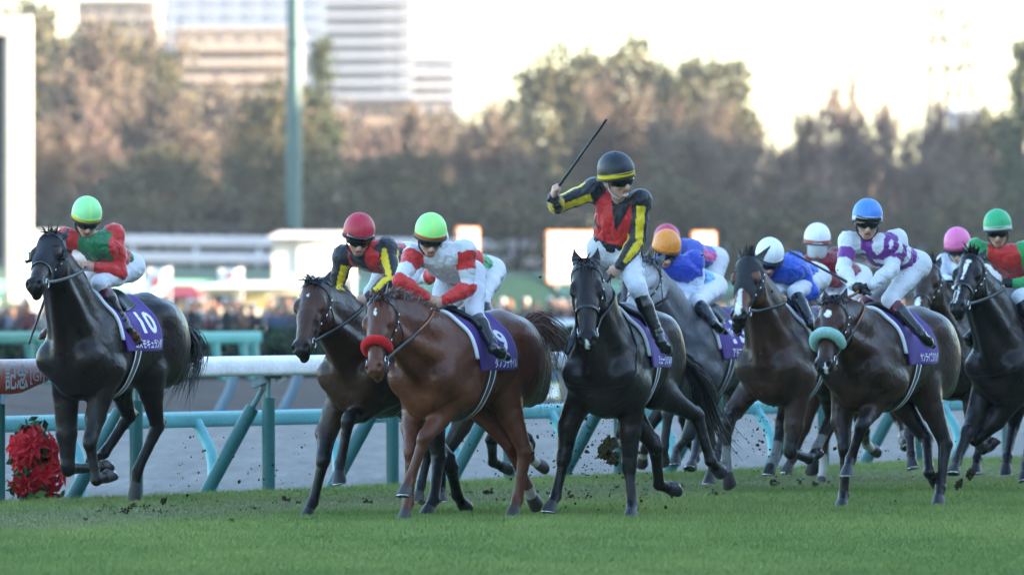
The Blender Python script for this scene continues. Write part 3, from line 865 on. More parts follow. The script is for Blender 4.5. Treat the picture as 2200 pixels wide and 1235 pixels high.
block('house', 'small pale grey house with blue roof far at right', 2050, 2112, 240, 780, 10, (0.25, 0.26, 0.29), (0.15, 0.16, 0.18), 1, 3, roofcol=(0.42, 0.46, 0.54), row_h=26)
def lattice(label, px, ytop, Y, w):
    b = MB(); x, y, z0 = base_pt(px, Y); zt = gz(ytop, Y); n = 14
    for sx, sy in ((-1, -1), (1, -1), (1, 1), (-1, 1)):
        b.tube([(x + sx * w, y + sy * w, z0), (x + sx * w * .25, y + sy * w * .25, zt)], w * 0.10, 5, (0.07, 0.065, 0.062))
    for i in range(n):
        f0, f1 = i / n, (i + 1) / n
        w0, w1 = w * (1 - .75 * f0), w * (1 - .75 * f1); za, zb_ = z0 + (zt - z0) * f0, z0 + (zt - z0) * f1
        for s in (-1, 1):
            b.tube([(x - s * w0, y - w0, za), (x + s * w1, y - w1, zb_)], w * 0.075, 4, (0.07, 0.065, 0.062))
            b.tube([(x + w0, y - s * w0, za), (x + w1, y + s * w1, zb_)], w * 0.075, 4, (0.07, 0.065, 0.062))
    for f in (0.72, 0.82, 0.92):
        b.beam((x - w * 1.3, y, z0 + (zt - z0) * f), (x + w * 1.3, y, z0 + (zt - z0) * f), w * .14, w * .16, (0.07, 0.065, 0.062))
    tag(b.build('pylon', M['matte'], loc=(x, y, z0)), label, 'pylon')
lattice('tall faint steel pylon at right, taller of the close pair', 2016, -30, 1100, 2.6)
lattice('faint steel pylon just right of the taller one', 2074, 40, 1150, 2.3)
lattice('thin far pylon right of the evergreen clump', 1772, -20, 1400, 1.8)
lattice('far red grey pylon above the bare trees', 1834, 118, 1000, 0.9)

# ------------------------------------------------------------------ trees
def tree_parts(kind, seed):
    """unit height tree: (trunk verts, faces, cols), (crown verts, faces, cols)"""
    r = np.random.default_rng(seed)
    b = MB(); tips = []
    bark = (0.045, 0.036, 0.032) if kind == 'bare' and seed == 13 else {'bare': (0.10, 0.075, 0.06), 'brown': (0.11, 0.08, 0.065)}.get(kind, (0.06, 0.05, 0.042))
    def branch(p, d, L, rad, lev):
        n = 4; pts = [p]
        for i in range(n):
            d = nrm(d + r.normal(size=3) * 0.16 + np.array([0, 0, 0.05])); p = p + d * L / n; pts.append(p)
        b.tube(pts, np.linspace(rad, rad * 0.5, n + 1), 6 if lev < 2 else 4, bark, cap=False)
        tips.append((pts[-1], d, lev)); tips.append((pts[2], d, lev))
        if lev < 3:
            for _ in range([5, 4, 3][lev]):
                k = r.integers(1, n + 1); a = r.normal(size=3); a = nrm(a - d * (a @ d))
                branch(pts[k], nrm(d * 0.75 + a * r.uniform(0.5, 0.9) + np.array([0, 0, 0.15])), L * r.uniform(0.55, 0.8), rad * 0.5, lev + 1)
    if kind == 'conifer':
        b.tube([(0, 0, -0.02), (0, 0, 0.5), (0, 0, 0.97)], [0.022, 0.014, 0.003], 8, bark)
        P = []
        for i in range(150):
            h = r.uniform(0.10, 0.98); a = r.uniform(0, 6.28); R_ = 0.22 * (1 - h) ** 0.75 * r.uniform(0.6, 1.1)
            c = np.array([math.cos(a) * R_, math.sin(a) * R_, h - R_ * 0.25])
            P.append(c + r.normal(size=(24, 3)) * np.array([0.03, 0.03, 0.018]))
        P = np.vstack(P)
        return b, leaf_quads(P, 0.016, r, [(0.03, 0.055, 0.022), (0.05, 0.07, 0.025), (0.07, 0.075, 0.03)])
    if kind == 'bush':
        for i in range(5):
            a = r.uniform(0, 6.28); b.tube([(0.03 * math.cos(a), 0.03 * math.sin(a), -0.02), (0.2 * math.cos(a), 0.2 * math.sin(a), 0.5)], [0.02, 0.006], 5, bark)
        P = []
        for i in range(90):
            u = nrm(r.normal(size=3)); u[2] = abs(u[2]) * 1.5
            c = np.array([0.42, 0.42, 0.6]) * u * r.uniform(0.55, 1.0); c[2] = c[2] * 0.95 + 0.03
            P.append(c + r.normal(size=(32, 3)) * 0.045)
        P = np.vstack(P); P[:, 2] = np.abs(P[:, 2])
        return b, leaf_quads(P, 0.026, r, [(0.045, 0.05, 0.022), (0.07, 0.065, 0.03), (0.10, 0.075, 0.035), (0.03, 0.04, 0.02)])
    branch(np.array([0, 0, -0.02]), np.array([0, 0, 1.]), 0.38, 0.055 if (kind == 'bare' and seed == 13) else 0.030 if kind != 'evergreen' else 0.026, 0)
    if kind == 'evergreen':
        P = []; cols = []
        for i in range(190):
            u = nrm(r.normal(size=3)); c = np.array([0, 0, 0.60]) + np.array([0.38, 0.38, 0.36]) * u * r.uniform(0.45, 1.0) ** 0.5
            c[2] += 0.05 * math.sin(c[0] * 14)
            P.append(c + r.normal(size=(42, 3)) * np.array([0.042, 0.042, 0.030]))
        P = np.vstack(P)
        return b, leaf_quads(P, 0.019, r, [(0.055, 0.06, 0.026), (0.085, 0.08, 0.034), (0.11, 0.09, 0.042), (0.04, 0.045, 0.024)])
    # bare and brown leaved: twigs, and for brown a scatter of dead leaves
    V, F, C = [], [], []
    tw = []
    for p, d, lev in tips:
        if lev < 1: continue
        for _ in range(16 if lev < 3 else 22):
            a = nrm(d + r.normal(size=3) * 0.75 + np.array([0, 0, 0.3])); L = r.uniform(0.04, 0.11)
            tw.append((p, p + a * L, nrm(np.cross(a, r.normal(size=3)))))
    P0_ = np.array([t[0] for t in tw]); P1_ = np.array([t[1] for t in tw]); S_ = np.array([t[2] for t in tw])
    w = 0.0036
    V = np.stack([P0_ - S_ * w, P0_ + S_ * w, P1_ + S_ * w * .4, P1_ - S_ * w * .4], 1).reshape(-1, 3); F = np.arange(len(V)).reshape(-1, 4)
    C = np.tile((0.15, 0.105, 0.085), (len(V), 1)) * r.uniform(0.7, 1.3, (len(V), 1))
    if kind == 'brown':
        k = r.integers(0, len(P1_), 15000)
        v2, f2, c2 = leaf_quads(P1_[k] + r.normal(size=(15000, 3)) * 0.022, 0.013, r, [(0.125, 0.09, 0.065), (0.105, 0.082, 0.06), (0.115, 0.10, 0.062)])
        F = np.vstack([F, f2 + len(V)]); V = np.vstack([V, v2]); C = np.vstack([C, c2])
    return b, (V, F, C)
TREES = {}
def get_tree(kind, v):
    if (kind, v) not in TREES:
        b, (V, F, C) = tree_parts(kind, 11 * v + {'evergreen': 1, 'bare': 2, 'brown': 3, 'conifer': 4, 'bush': 5}[kind])
        H = max(V[:, 2].max(), 0.1); Wd = max(abs(V[:, 0]).max(), abs(V[:, 1]).max())
        me1 = b.build('trunk', M['bark'], None, True); t_me = me1.data; COL.objects.unlink(me1); bpy.data.objects.remove(me1)
        c_me = mesh_np('crown', V, F, M['leaf'], C, False)
        TREES[(kind, v)] = (t_me, c_me, H, Wd)
    return TREES[(kind, v)]
def tree(kind, v, px, ytop, width, Y, label):
    t_me, c_me, H, Wd = get_tree(kind, v)
    x, y, z = base_pt(px, Y)
    h = (gz(ytop, Y) - z); s = h / H; sw = (width / 2) / FPX * Y / Wd * (1.0 if kind == 'conifer' else 1.22)
    e = empty('bush' if kind == 'bush' else 'pine_tree' if kind == 'conifer' else 'tree', (x, y, z), label, 'bush' if kind == 'bush' else 'tree', 'trees beyond the far rail')
    for nm, me in (('trunk', t_me), ('crown', c_me)):
        o = bpy.data.objects.new(nm, me); link(o, e)
    e.scale = (sw, sw, s); e.rotation_euler = (0, 0, v * 1.7 + px * 0.01)
E_, B_, W_, C_, U_ = 'evergreen', 'bare', 'brown', 'conifer', 'bush'
for a in [
    (W_, 0, 100, 5, 340, 520, 'tall brown leaved tree just right of the white portal frame'),
    (E_, 0, 265, 22, 300, 540, 'big dark evergreen over the lime capped jockey at left'),
    (B_, 0, 190, 150, 260, 490, 'bare greyish tree in front of the left evergreen'),
    (W_, 2, 410, 140, 300, 500, 'thick brown tree below the tan apartment building'),
    (W_, 1, 520, 165, 230, 520, 'reddish brown tree midway to the teal mast'),
    (C_, 0, 690, 70, 190, 500, 'dark pointed conifer right of the teal mast'),
    (E_, 1, 585, 150, 200, 480, 'dark evergreen standing behind the teal mast'),
    (W_, 2, 60, 230, 240, 470, 'brown tree low beside the portal frame foot'),
    (E_, 2, 330, 300, 300, 475, 'low broad dark evergreen left of the red cap'),
    (E_, 3, 850, 300, 250, 480, 'dark round evergreen above the red capped jockey'),
    (W_, 0, 960, 195, 230, 520, 'bare topped brown tree under the lower grey wing'),
    (B_, 2, 800, 235, 220, 500, 'bare grey tree before the sunlit tan house'),
    (W_, 1, 1060, 215, 230, 505, 'brown tree left of the great evergreen clump'),
    (E_, 1, 1190, 75, 270, 560, 'left tree of the great evergreen clump against white sky'),
    (E_, 0, 1340, 52, 330, 570, 'tallest middle tree of the evergreen clump against white sky'),
    (E_, 3, 1500, 68, 270, 565, 'right tree of the great evergreen clump against white sky'),
    (W_, 2, 1280, 130, 300, 510, 'bare brown tree in front of the evergreen clump'),
    (W_, 0, 1420, 190, 300, 500, 'russet tree behind the raised whip jockey'),
    (W_, 1, 1560, 180, 260, 520, 'brown tree at the right slope of the evergreen clump'),
    (B_, 1, 1650, 215, 330, 470, 'dark limbed bare tree with wide fork right of centre'),
    (B_, 3, 1770, 160, 240, 520, 'thin bare tree against white sky right of the forked tree'),
    (B_, 0, 1860, 140, 250, 530, 'tall bare tree standing above the blue cap'),
    (B_, 2, 1965, 185, 240, 520, 'bare tree between the blue cap and the pylons'),
    (B_, 2, 1720, 290, 260, 480, 'low bare tree above the white caps'),
    (E_, 2, 2110, 218, 220, 540, 'olive evergreen above the green cap'),
    (C_, 1, 2196, 70, 210, 520, 'pine cut off by the right edge of the photo'),
    (W_, 0, 2020, 300, 240, 480, 'rusty tree above the pink cap'),
    (U_, 0, 1200, 330, 240, 465, 'dark bush left of the raised whip'),
    (U_, 1, 1440, 320, 240, 465, 'yellow green bush right of the black helmet'),
    (U_, 2, 1570, 400, 200, 462, 'tan bush above the orange cap'),
    (U_, 3, 1790, 400, 260, 462, 'brown bush above the white cap with red rim'),
    (U_, 0, 2140, 400, 240, 462, 'dark bush at the right edge behind the green cap'),
    (U_, 1, 1000, 370, 260, 462, 'grey brown bush above the lime and red cap'),
    (U_, 2, 700, 370, 260, 462, 'dark bush behind the foot of the teal mast'),
    (U_, 3, 470, 390, 260, 462, 'olive bush right of the lime and yellow cap'),
    (U_, 0, 220, 390, 260, 462, 'dark bush behind the lime and yellow cap'),
    (U_, 1, 60, 410, 220, 462, 'dark bush at the foot of the portal frame'),
    (U_, 2, 1320, 400, 220, 462, 'brown bush behind the black helmet'),
    (U_, 0, 1930, 410, 240, 462, 'brown bush between the blue and pink caps'),
    (U_, 3, 860, 400, 220, 462, 'brown bush between the red and lime caps'),
    (E_, 0, 20, -30, 420, 600, 'back row evergreen showing above the portal frame'),
    (W_, 2, -10, -25, 340, 640, 'back row brown tree above the lintel of the portal frame'),
    (W_, 1, 70, -10, 400, 640, 'back row brown tree at the top left corner'),
    (W_, 2, 190, 15, 360, 650, 'back row brown tree between the two tall left trees'),
    (W_, 2, 330, 70, 330, 640, 'back row brown tree under the long roofed house'),
    (W_, 1, 470, 150, 360, 650, 'back row brown tree under the tan apartments'),
    (W_, 0, 600, 170, 340, 650, 'back row brown tree behind the teal mast'),
    (E_, 1, 760, 235, 350, 650, 'back row evergreen under the balcony tower'),
    (W_, 1, 900, 245, 330, 650, 'back row brown tree under the stepped tower'),
    (W_, 0, 1040, 205, 350, 650, 'back row brown tree left of the evergreen clump'),
    (W_, 2, 1160, 200, 330, 660, 'back row brown tree at the left foot of the evergreen clump'),
    (W_, 0, 1590, 190, 360, 660, 'back row brown tree at the right foot of the evergreen clump'),
    (B_, 0, 1710, 252, 380, 660, 'back row bare tree behind the forked tree'),
    (W_, 1, 1830, 285, 340, 660, 'back row brown tree above the blue cap'),
    (W_, 2, 1980, 262, 340, 660, 'back row brown tree under the pylons'),
    (W_, 0, 2090, 248, 340, 660, 'back row brown tree under the small blue roofed house'),
    (B_, 2, 2190, 300, 300, 640, 'back row bare tree at the right edge'),
    (U_, 2, 560, 380, 280, 458, 'dark bush left of the teal mast foot'),
    (U_, 3, 1100, 360, 280, 458, 'dark bush right of the lime and red cap'),
    (U_, 1, 1680, 380, 280, 458, 'brown bush above the plain white cap'),
    (U_, 2, 2050, 400, 260, 458, 'tan bush above the pink cap'),
    (U_, 3, 340, 370, 280, 458, 'grey green bush right of the leftmost jockey'),
]:
    tree(*a)
for i_, px in enumerate(list(range(-940, -60, 125)) + list(range(2300, 3150, 125))):
    tree([W_, E_, W_, B_][i_ % 4], i_ % 3, px, [60, 120, 200, 170, 230][i_ % 5] + (150 if px > 1100 else 0), 330, 520 + 60 * (i_ % 3), 'tree beyond the %s edge of the photo' % ('left' if px < 0 else 'right'))

# ------------------------------------------------------------------ poinsettias at the rail
def poinsettia(px, py, Y):
    c0 = np.array([gx(px, Y), Y, 0.0])
    e = empty('poinsettia', tuple(c0), 'mound of red poinsettias beside the left teal post', 'plant')
    r = np.random.default_rng(5)
    b = MB(); b.tube([(0, 0, -0.02), (0, 0, 0.09), (0, 0, 0.10)], [0.11, 0.13, 0.12], 14, (0.02, 0.03, 0.025)); b.build('pot', M['matte'], e, 'auto')
    P = r.normal(size=(420, 3)); P /= np.linalg.norm(P, axis=1, keepdims=True); P = P * np.array([0.20, 0.20, 0.34]) * r.uniform(0.5, 1.0, (420, 1)) + [0, 0, 0.36]
    P2_ = r.normal(size=(130, 3)) * [.10, .10, .05] + [0, -.03, .07]; P = np.vstack([P[P[:, 2] > 0.02], P2_[P2_[:, 2] > .01]])
    V, F, C = leaf_quads(P, 0.055, r, [(0.02, 0.06, 0.015), (0.03, 0.09, 0.02), (0.06, 0.12, 0.03)])
    obj('foliage', V, F, M['leaf'], e, col=C, smooth=False)
    for i in range(17):
        u = nrm(np.array([r.normal(), -abs(r.normal()) - 0.15, r.normal() * 0.9 + 0.15]))
        c = np.array([0, 0, 0.36]) + u * np.array([0.22, 0.22, 0.33]) * r.uniform(.75, 1.18)
        if i > 10: c = np.array([0.11, -0.02, 0.20]) + u * np.array([0.13, 0.15, 0.17])
        if c[2] < 0.07: c[2] = 0.09
        nx = nrm(np.cross(u, (0.1, 0.2, 1))); ny = np.cross(u, nx)
        b = MB(); col = (0.50 * r.uniform(.8, 1.1), 0.006, 0.012)
        for ring, (nb, L, tilt) in enumerate(((8, 0.15, 0.02), (6, 0.095, 0.045))):
            for k in range(nb):
                a = k / nb * 6.283 + r.uniform(-.2, .2) + ring; d = nx * math.cos(a) + ny * math.sin(a); s_ = np.cross(u, d); l = L * r.uniform(.8, 1.15)
                p0 = c + u * 0.012 * ring; p1 = c + d * l * .5 + s_ * l * .24 + u * (tilt + .0); p2 = c + d * l * .5 - s_ * l * .24 + u * (tilt + .0); pm = c + d * l * .52 + u * (tilt - .018); p3 = c + d * l + u * (tilt - .035)
                b.add([p0, p1, p3, p2, pm], [(0, 4, 1), (1, 4, 2 + 0)[0:3] if False else (1, 4, 2), (0, 3, 4), (3, 2, 4)], col)
        b.build('flower_head', M['petal'], e)
    return e
M['petal'] = mat('poinsettia bract', attr=True, rough=0.6, spec=0.3, var=0.2, nscale=30)
poinsettia(70, 1075, 71.6)

# ------------------------------------------------------------------ grass blades on the turf
def grass():
    r = np.random.default_rng(21)
    n = 800000
    Y = 49 + (92 - 49) * r.random(n) ** 1.15
    X = (r.random(n) * 1.24 - 0.62) * Y * 2200 / FPX
    q = (np.stack([X, Y], 1) - P0) @ ND
    m = q < 0.03 + 0.06 * np.sin(Y * 7) * r.random(n)
    X, Y, q = X[m], Y[m], q[m]; n = len(X)
    P2 = np.stack([X, Y, np.zeros(n)], 1)
    # worn band where the field has galloped: thinner and shorter
    t = (np.stack([X, Y], 1) - P0) @ RD
    patch = fbm(P2 * [1, .35, 1], 1.1) * 0.6 + fbm(P2 * [1, .4, 1], 3.3, 4.) * 0.45
    worn = np.clip(1 - np.abs(q + 2.4 + 0.5 * patch) / 2.0, 0, 1)
    worn = np.clip(worn * 1.25 + patch * 0.35 * (worn > 0), 0, 1)
    edge = np.clip(1 - np.abs(q) / 0.35, 0, 1)
    H = (0.029 + 0.014 * r.random(n) + 0.013 * patch) * (1 - 0.55 * worn) + 0.03 * edge * r.random(n)
    keep = r.random(n) > worn * 0.35
    X, Y, H, worn, patch, P2 = X[keep], Y[keep], H[keep], worn[keep], patch[keep], P2[keep]; n = len(X)
    a = r.random(n) * 6.283; w = 0.0025 + 0.002 * r.random(n)
    lean = r.normal(size=(n, 2)) * 0.6
    B = P2
    dx = np.stack([np.cos(a) * w, np.sin(a) * w, np.zeros(n)], 1)
    tip = B + np.stack([lean[:, 0] * H, lean[:, 1] * H, H], 1)
    V = np.stack([B - dx, B + dx, tip], 1).reshape(-1, 3)
    F = np.arange(len(V)).reshape(-1, 3)
    g1, g2, br = np.array([0.130, 0.205, 0.044]), np.array([0.228, 0.285, 0.074]), np.array([0.220, 0.198, 0.112])
    k = np.clip(0.5 + 0.8 * patch + r.normal(size=n) * 0.25, 0, 1)[:, None]
    c = g1 * (1 - k) + g2 * k
    kw = np.clip(worn * 0.6 + r.normal(size=n) * 0.12, 0, 1)[:, None]
    c = c * (1 - kw) + br * kw
    c = c * r.uniform(0.85, 1.15, (n, 1))
    o = obj('turf_grass', V, F, M['blade'], col=np.repeat(c, 3, axis=0), smooth=False)
    tag(o, 'short green grass of the turf course', 'grass', kind='stuff')
M['blade'] = mat('grass blade', attr=True, rough=0.65, spec=0.2, var=0.12, nscale=3)
grass()

# ------------------------------------------------------------------ winter afternoon haze
hz = MB(); hz.box((-420, -40, -6.5), (420, 1750, 130))
m = bpy.data.materials.new('haze'); m.use_nodes = True; nt = m.node_tree
nt.nodes.remove(nt.nodes['Principled BSDF'])
pv = nt.nodes.new('ShaderNodeVolumePrincipled'); pv.inputs['Color'].default_value = (0.86, 0.88, 0.95, 1); pv.inputs['Density'].default_value = 0.00011; pv.inputs['Anisotropy'].default_value = 0.2
nt.links.new(pv.outputs[0], nt.nodes['Material Output'].inputs['Volume'])
tag(hz.build('haze', m), kind='stuff')
# ------------------------------------------------------------------ horses
def lerp(a, b, t): return a + (b - a) * t
class Horse:
    pass
def build_horse(s):
    """s: dict of pixel-traced joints; returns the frame used by rider and tack"""
    h = Horse(); sc = s.get('s', 1.0); th = R(s['th'])
    u = np.array([-math.sin(th), -math.cos(th), 0]); v = np.array([math.cos(th), -math.sin(th), 0]); w = np.array([0, 0, 1.0])
    Y = s['Y']
    # ground origin so that the chest (x = .2) falls on the traced pixel column
    cy = Y + u[1] * 0.2 * sc
    O = np.array([gx(s['cx'], cy) - u[0] * 0.2 * sc, Y, 0.0])
    pit = R(s.get('pitch', 0)); lift = s.get('lift', 0)
    def L(x, y, z):
        x, z = x * sc, z * sc
        # pitch about the middle of the trunk
        xc, zc = x + 0.45 * sc, z - 1.2 * sc
        x2 = xc * math.cos(pit) - zc * math.sin(pit) - 0.45 * sc; z2 = xc * math.sin(pit) + zc * math.cos(pit) + 1.2 * sc
        return O + u * x2 + v * y * sc + w * (z2 + lift)
    up = u * math.cos(pit) + w * math.sin(pit); wp = -u * math.sin(pit) + w * math.cos(pit)
    AX = (up, v, wp)
    def plane(px, py, xu):           # point seen at the pixel whose forward coordinate is xu
        d = ray(px, py); t = (xu * sc - u @ (CAMP - O)) / (u @ d)
        return CAMP + d * t
    h.O, h.u, h.v, h.w, h.L, h.sc, h.plane, h.th, h.up, h.wp = O, u, v, w, L, sc, plane, th, up, wp
    P = []
    E = lambda c, r, k=0.08, ax=AX, tg=0.0: P.append(Ell(L(*c), ax, np.array(r) * sc, k * sc, tg))
    C = lambda a, b, r1, r2, k=0.05, wd=None, f=1.0, tg=(0, 0): P.append(Cone(a, b, r1 * sc, r2 * sc, k * sc, wd, f, tg))
    # trunk
    E((-.10, 0, 1.17), (.52, .305, .385)); E((-.45, 0, 1.20), (.50, .31, .335)); E((.20, 0, 1.13), (.29, .265, .32))
    E((-.78, 0, 1.30), (.38, .275, .27)); E((-.93, 0, 1.34), (.34, .28, .27))
    C(L(.05, 0, 1.50), L(-.28, 0, 1.52), .075, .07, .10); C(L(-.28, 0, 1.49), L(-.85, 0, 1.53), .08, .09, .10)
    C(L(-1.10, 0, 1.50), L(-1.20, 0, 1.40), .07, .05, .06)
    E((.17, 0, .97), (.27, .20, .205)); E((-.15, 0, .98), (.35, .20, .19))
    for sd in (1, -1):
        E((-.06, .225 * sd, 1.16), (.15, .07, .17), .022); E((.22, .195 * sd, 1.20), (.10, .07, .17), .022); E((-.84, .215 * sd, 1.40), (.17, .085, .13), .025); E((-1.13, .165 * sd, 1.14), (.09, .09, .26), .022)
        E((-.95, .15 * sd, 1.20), (.28, .165, .35)); E((-1.12, .115 * sd, 1.24), (.15, .13, .25)); E((-.80, .17 * sd, 1.42), (.14, .09, .12))
        C(L(-.03, .15 * sd, 1.42), L(.35, .175 * sd, 1.10), .09, .12, .10, v, .85)
        C(L(-.16, .19 * sd, 1.36), L(.03, .225 * sd, 1.04), .095, .11, .045, v, .75)
        C(L(.36, .17 * sd, 1.10), L(.08, .195 * sd, .99), .12, .125, .06)
        E((.375, .09 * sd, 1.05), (.095, .105, .16), .045)
    # head
    poll = plane(s['poll'][0], s['poll'][1], s['poll'][2])
    nose = reach(poll, s['nose'][0], s['nose'][1], .57 * sc * s.get('hs', 1.21), s.get('nsg', -1))
    a = nrm(nose - poll)
    hy = R(s['hy']); l0 = np.array([math.cos(hy), -math.sin(hy), 0.0]); roll = R(s.get('hroll', 0)); l0 = l0 * math.cos(roll) + w * math.sin(roll)
    l = nrm(l0 - a * (a @ l0)); dd = np.cross(a, l)
    hs = sc * s.get('hs', 1.21)
    def H(t, y, d): return poll + (a * t + l * y + dd * d) * hs
    h.H, h.ha, h.hl, h.hd, h.hs, h.poll = H, a, l, dd, hs, poll
    HA = (a, l, dd)
    i0 = len(P)
    hE = lambda c, r, k=0.03, tg=0.0, sub=False: P.append(Ell(H(*c), HA, np.array(r) * hs, k, tg, sub))
    hC = lambda p, q, r1, r2, k=0.03, wd=None, f=1.0, tg=(0, 0): P.append(Cone(H(*p), H(*q), r1 * hs, r2 * hs, k, wd, f, tg))
    hE((.11, 0, -.035), (.13, .094, .095)); hC((.06, 0, -.01), (.30, 0, -.005), .084, .070, .03)
    hC((.28, 0, -.005), (.50, 0, -.012), .066, .050, .03, tg=(0, .35))
    hC((.16, 0, -.115), (.50, 0, -.055), .058, .040, .03, tg=(0, .5))
    for sd in (1, -1):
        hE((.17, .048 * sd, -.10), (.115, .042, .115), .025)
        hE((.19, .084 * sd, .012), (.055, .026, .034), .025)
        hC((.24, .062 * sd, -.03), (.38, .050 * sd, -.04), .016, .010, .02)
        hE((.545, .036 * sd, .006), (.045, .026, .032), .02, .8)
        hC((.01, .050 * sd, -.02), (-.05, .062 * sd, -.015), .030, .030, .02, dd, .75)
        et = s.get('ears', {}).get(sd, (-.125, .078 * sd, -.01))
        hC((-.05, .062 * sd, -.015), et, .032, .008, .012, dd, .6, (.1, .8))
    hE((.535, 0, -.025), (.07, .056, .058), .025, .8); hE((.555, 0, -.078), (.05, .034, .026), .02, .9)
    for sd in (1, -1):
        hE((.572, .043 * sd, .022), (.026, .013, .020), .008, 0, True)
        m0 = np.array((-.05, .062 * sd, -.015)); m1 = np.array(s.get('ears', {}).get(sd, (-.125, .078 * sd, -.01)))
        P.append(Cone(H(*(m0 + [0, 0, .03])), H(*(m0 + (m1 - m0) * .75 + [0, 0, .02])), .018 * hs, .006, .008, None, 1, (0, 0), True))
    # neck
    N1 = H(.06, 0, -.085); B = L(.15, 0, 1.31); mid = (B + N1) / 2 + w * 0.03 * sc
    nax = nrm(N1 - B); lat = nrm(v * .6 + l * .4)
    C(B, mid, .285, .205, .09, lat, .70); C(mid, N1, .205, .132, .06, lat, .72)
    C(L(.38, 0, 1.18), H(.16, 0, -.15), .165, .075, .08, lat, .68)
    for sd in (1, -1): C(L(.30, .13 * sd, 1.24), H(.17, .045 * sd, -.13), .085, .045, .07)
    C(L(-.02, 0, 1.47), (mid + wp * .15 * sc), .075, .06, .08); C(mid + wp * .15 * sc, H(-.015, 0, -.06), .06, .052, .06)
    h.crest = [L(-.02, 0, 1.47), mid + wp * .15 * sc, H(-.015, 0, -.05)]
    h.neck = (B, mid, N1, lat)
    # legs
    h.hooves = []
    info = []
    def hoof(F, T):
        ax = nrm(T - F); do = np.cross(ax, v); do = nrm(do)
        n_ = nrm(ax * math.cos(R(38)) - do * math.sin(R(38)))
        h.hooves.append((F, T, ax, do, n_))
    leg = s['legs']
    for nm in ('LF', 'RF'):
        sd = 1 if nm[0] == 'L' else -1
        J = leg.get(nm)
        e = L(.09, .175 * sd, .93)
        if J is None:
            continue
        if len(J) == 4: e = plane(J[0][0], J[0][1], u @ (e - O) / sc); J = J[1:]
        K = reach(e, J[0][0], J[0][1], .44 * sc, J[0][2]); F = reach(K, J[1][0], J[1][1], .295 * sc, J[1][2]); T = reach(F, J[2][0], J[2][1], .185 * sc, J[2][2])
        info.append((nm, [np.round([u @ (q - O), v @ (q - O), q[2]], 2).tolist() for q in (e, K, F, T)]))
        m_ = lerp(e, K, .45)
        C(L(.10, .19 * sd, 1.02), m_, .125, .082, .05, tg=(0, .15)); C(m_, K, .082, .053, .03, tg=(.15, .9))
        fr = nrm(np.cross(nrm(K - e), v))
        C(e - fr * .05 * sc + w * .03, lerp(e, K, .3), .05, .05, .04)
        C(lerp(e, K, .93) + fr * .008 * sc, lerp(K, F, .08) + fr * .008 * sc, .060, .052, .015, tg=(.9, 1))
        C(K, lerp(K, F, .3), .053, .041, .015, tg=(1, 1)); C(lerp(K, F, .3), lerp(K, F, .85), .041, .039, .012, tg=(1, 1))
        bk = -nrm(np.cross(nrm(F - K), v))
        C(lerp(K, F, .25) + bk * .018 * sc, F + bk * .012 * sc, .024, .030, .012, tg=(1, 1))
        C(lerp(K, F, .9), F, .039, .047, .015, tg=(1, 1)); C(F, lerp(F, T, .58), .045, .040, .012, tg=(1, 1))
        hoof(F, T)
    for nm in ('LH', 'RH'):
        sd = 1 if nm[0] == 'L' else -1
        J = leg.get(nm)
        if J is None: continue
        hip = L(-.93, .13 * sd, 1.24); st = L(-.66, .155 * sd, .98)
        if len(J) == 4:
            st = plane(J[0][0], J[0][1], u @ (st - O) / sc); J = J[1:]
        K = reach(st, J[0][0], J[0][1], .46 * sc, J[0][2]); F = reach(K, J[1][0], J[1][1], .37 * sc, J[1][2]); T = reach(F, J[2][0], J[2][1], .19 * sc, J[2][2])
        info.append((nm, [np.round([u @ (q - O), v @ (q - O), q[2]], 2).tolist() for q in (st, K, F, T)]))
        C(hip, st, .20, .155, .07, v, .80); C(L(-1.08, .12 * sd, 1.15), lerp(st, K, .35), .135, .085, .06, v, .8)
        m_ = lerp(st, K, .4)
        C(st, m_, .145, .092, .05, tg=(0, .2)); C(m_, K, .092, .056, .03, tg=(.2, .9))
        bk = -nrm(np.cross(nrm(F - K), v)); ptk = K + bk * .055 * sc - nrm(F - K) * .05 * sc
        C(K, ptk, .045, .030, .02, tg=(.9, .9)); C(lerp(st, K, .45) + bk * .03 * sc, ptk, .030, .020, .02, tg=(.3, .9))
        C(K, lerp(K, F, .25), .061, .048, .015, tg=(.95, 1)); C(lerp(K, F, .25), lerp(K, F, .88), .046, .041, .012, tg=(1, 1))
        C(lerp(K, F, .2) + bk * .016 * sc, F + bk * .012 * sc, .026, .032, .012, tg=(1, 1))
        C(lerp(K, F, .9), F, .041, .048, .015, tg=(1, 1)); C(F, lerp(F, T, .58), .046, .041, .012, tg=(1, 1))
        hoof(F, T)
    f = Field(P, s.get('res', 0.0125)); h.f = f
    V, Fc = f.mesh()
    # relaxed and lightly muscled skin
    nz = fbm(V - O, 8.0) * 0.005 + fbm(V - O, 15.0, 5) * 0.0035 + fbm(V - O, 30.0, 3) * 0.0015
    nr = (V - (O + w * 1.2)); V = V + nz[:, None] * nr / (np.linalg.norm(nr, axis=1, keepdims=True) + 1e-6)
    tg = f.tags(V)
    base, dark = np.array(s['coat'][0]), np.array(s['coat'][1])
    Q = V - O
    belly = np.clip(0.5 + 0.5 * fbm(Q, 3.1, 2.0), 0, 1)[:, None]
    col = base * (0.82 + 0.36 * belly)
    if 'coat2' in s:
        m2 = np.clip(0.5 + 0.9 * fbm(Q, 5.0, 7.), 0, 1)[:, None]; col = col * (1 - m2) + np.array(s['coat2']) * m2
    tt = np.clip((tg - .12) / .55, 0, 1)[:, None]
    col = col * (1 - tt) + dark * tt
    hp = (V - poll) / hs
    ht, hyy, hdp = hp @ a, hp @ l, hp @ dd
    onhead = (ht > -.05) & (ht < .62) & (np.abs(hyy) < .13) & (hdp > -.2) & (hdp < .12)
    h.headmask = onhead
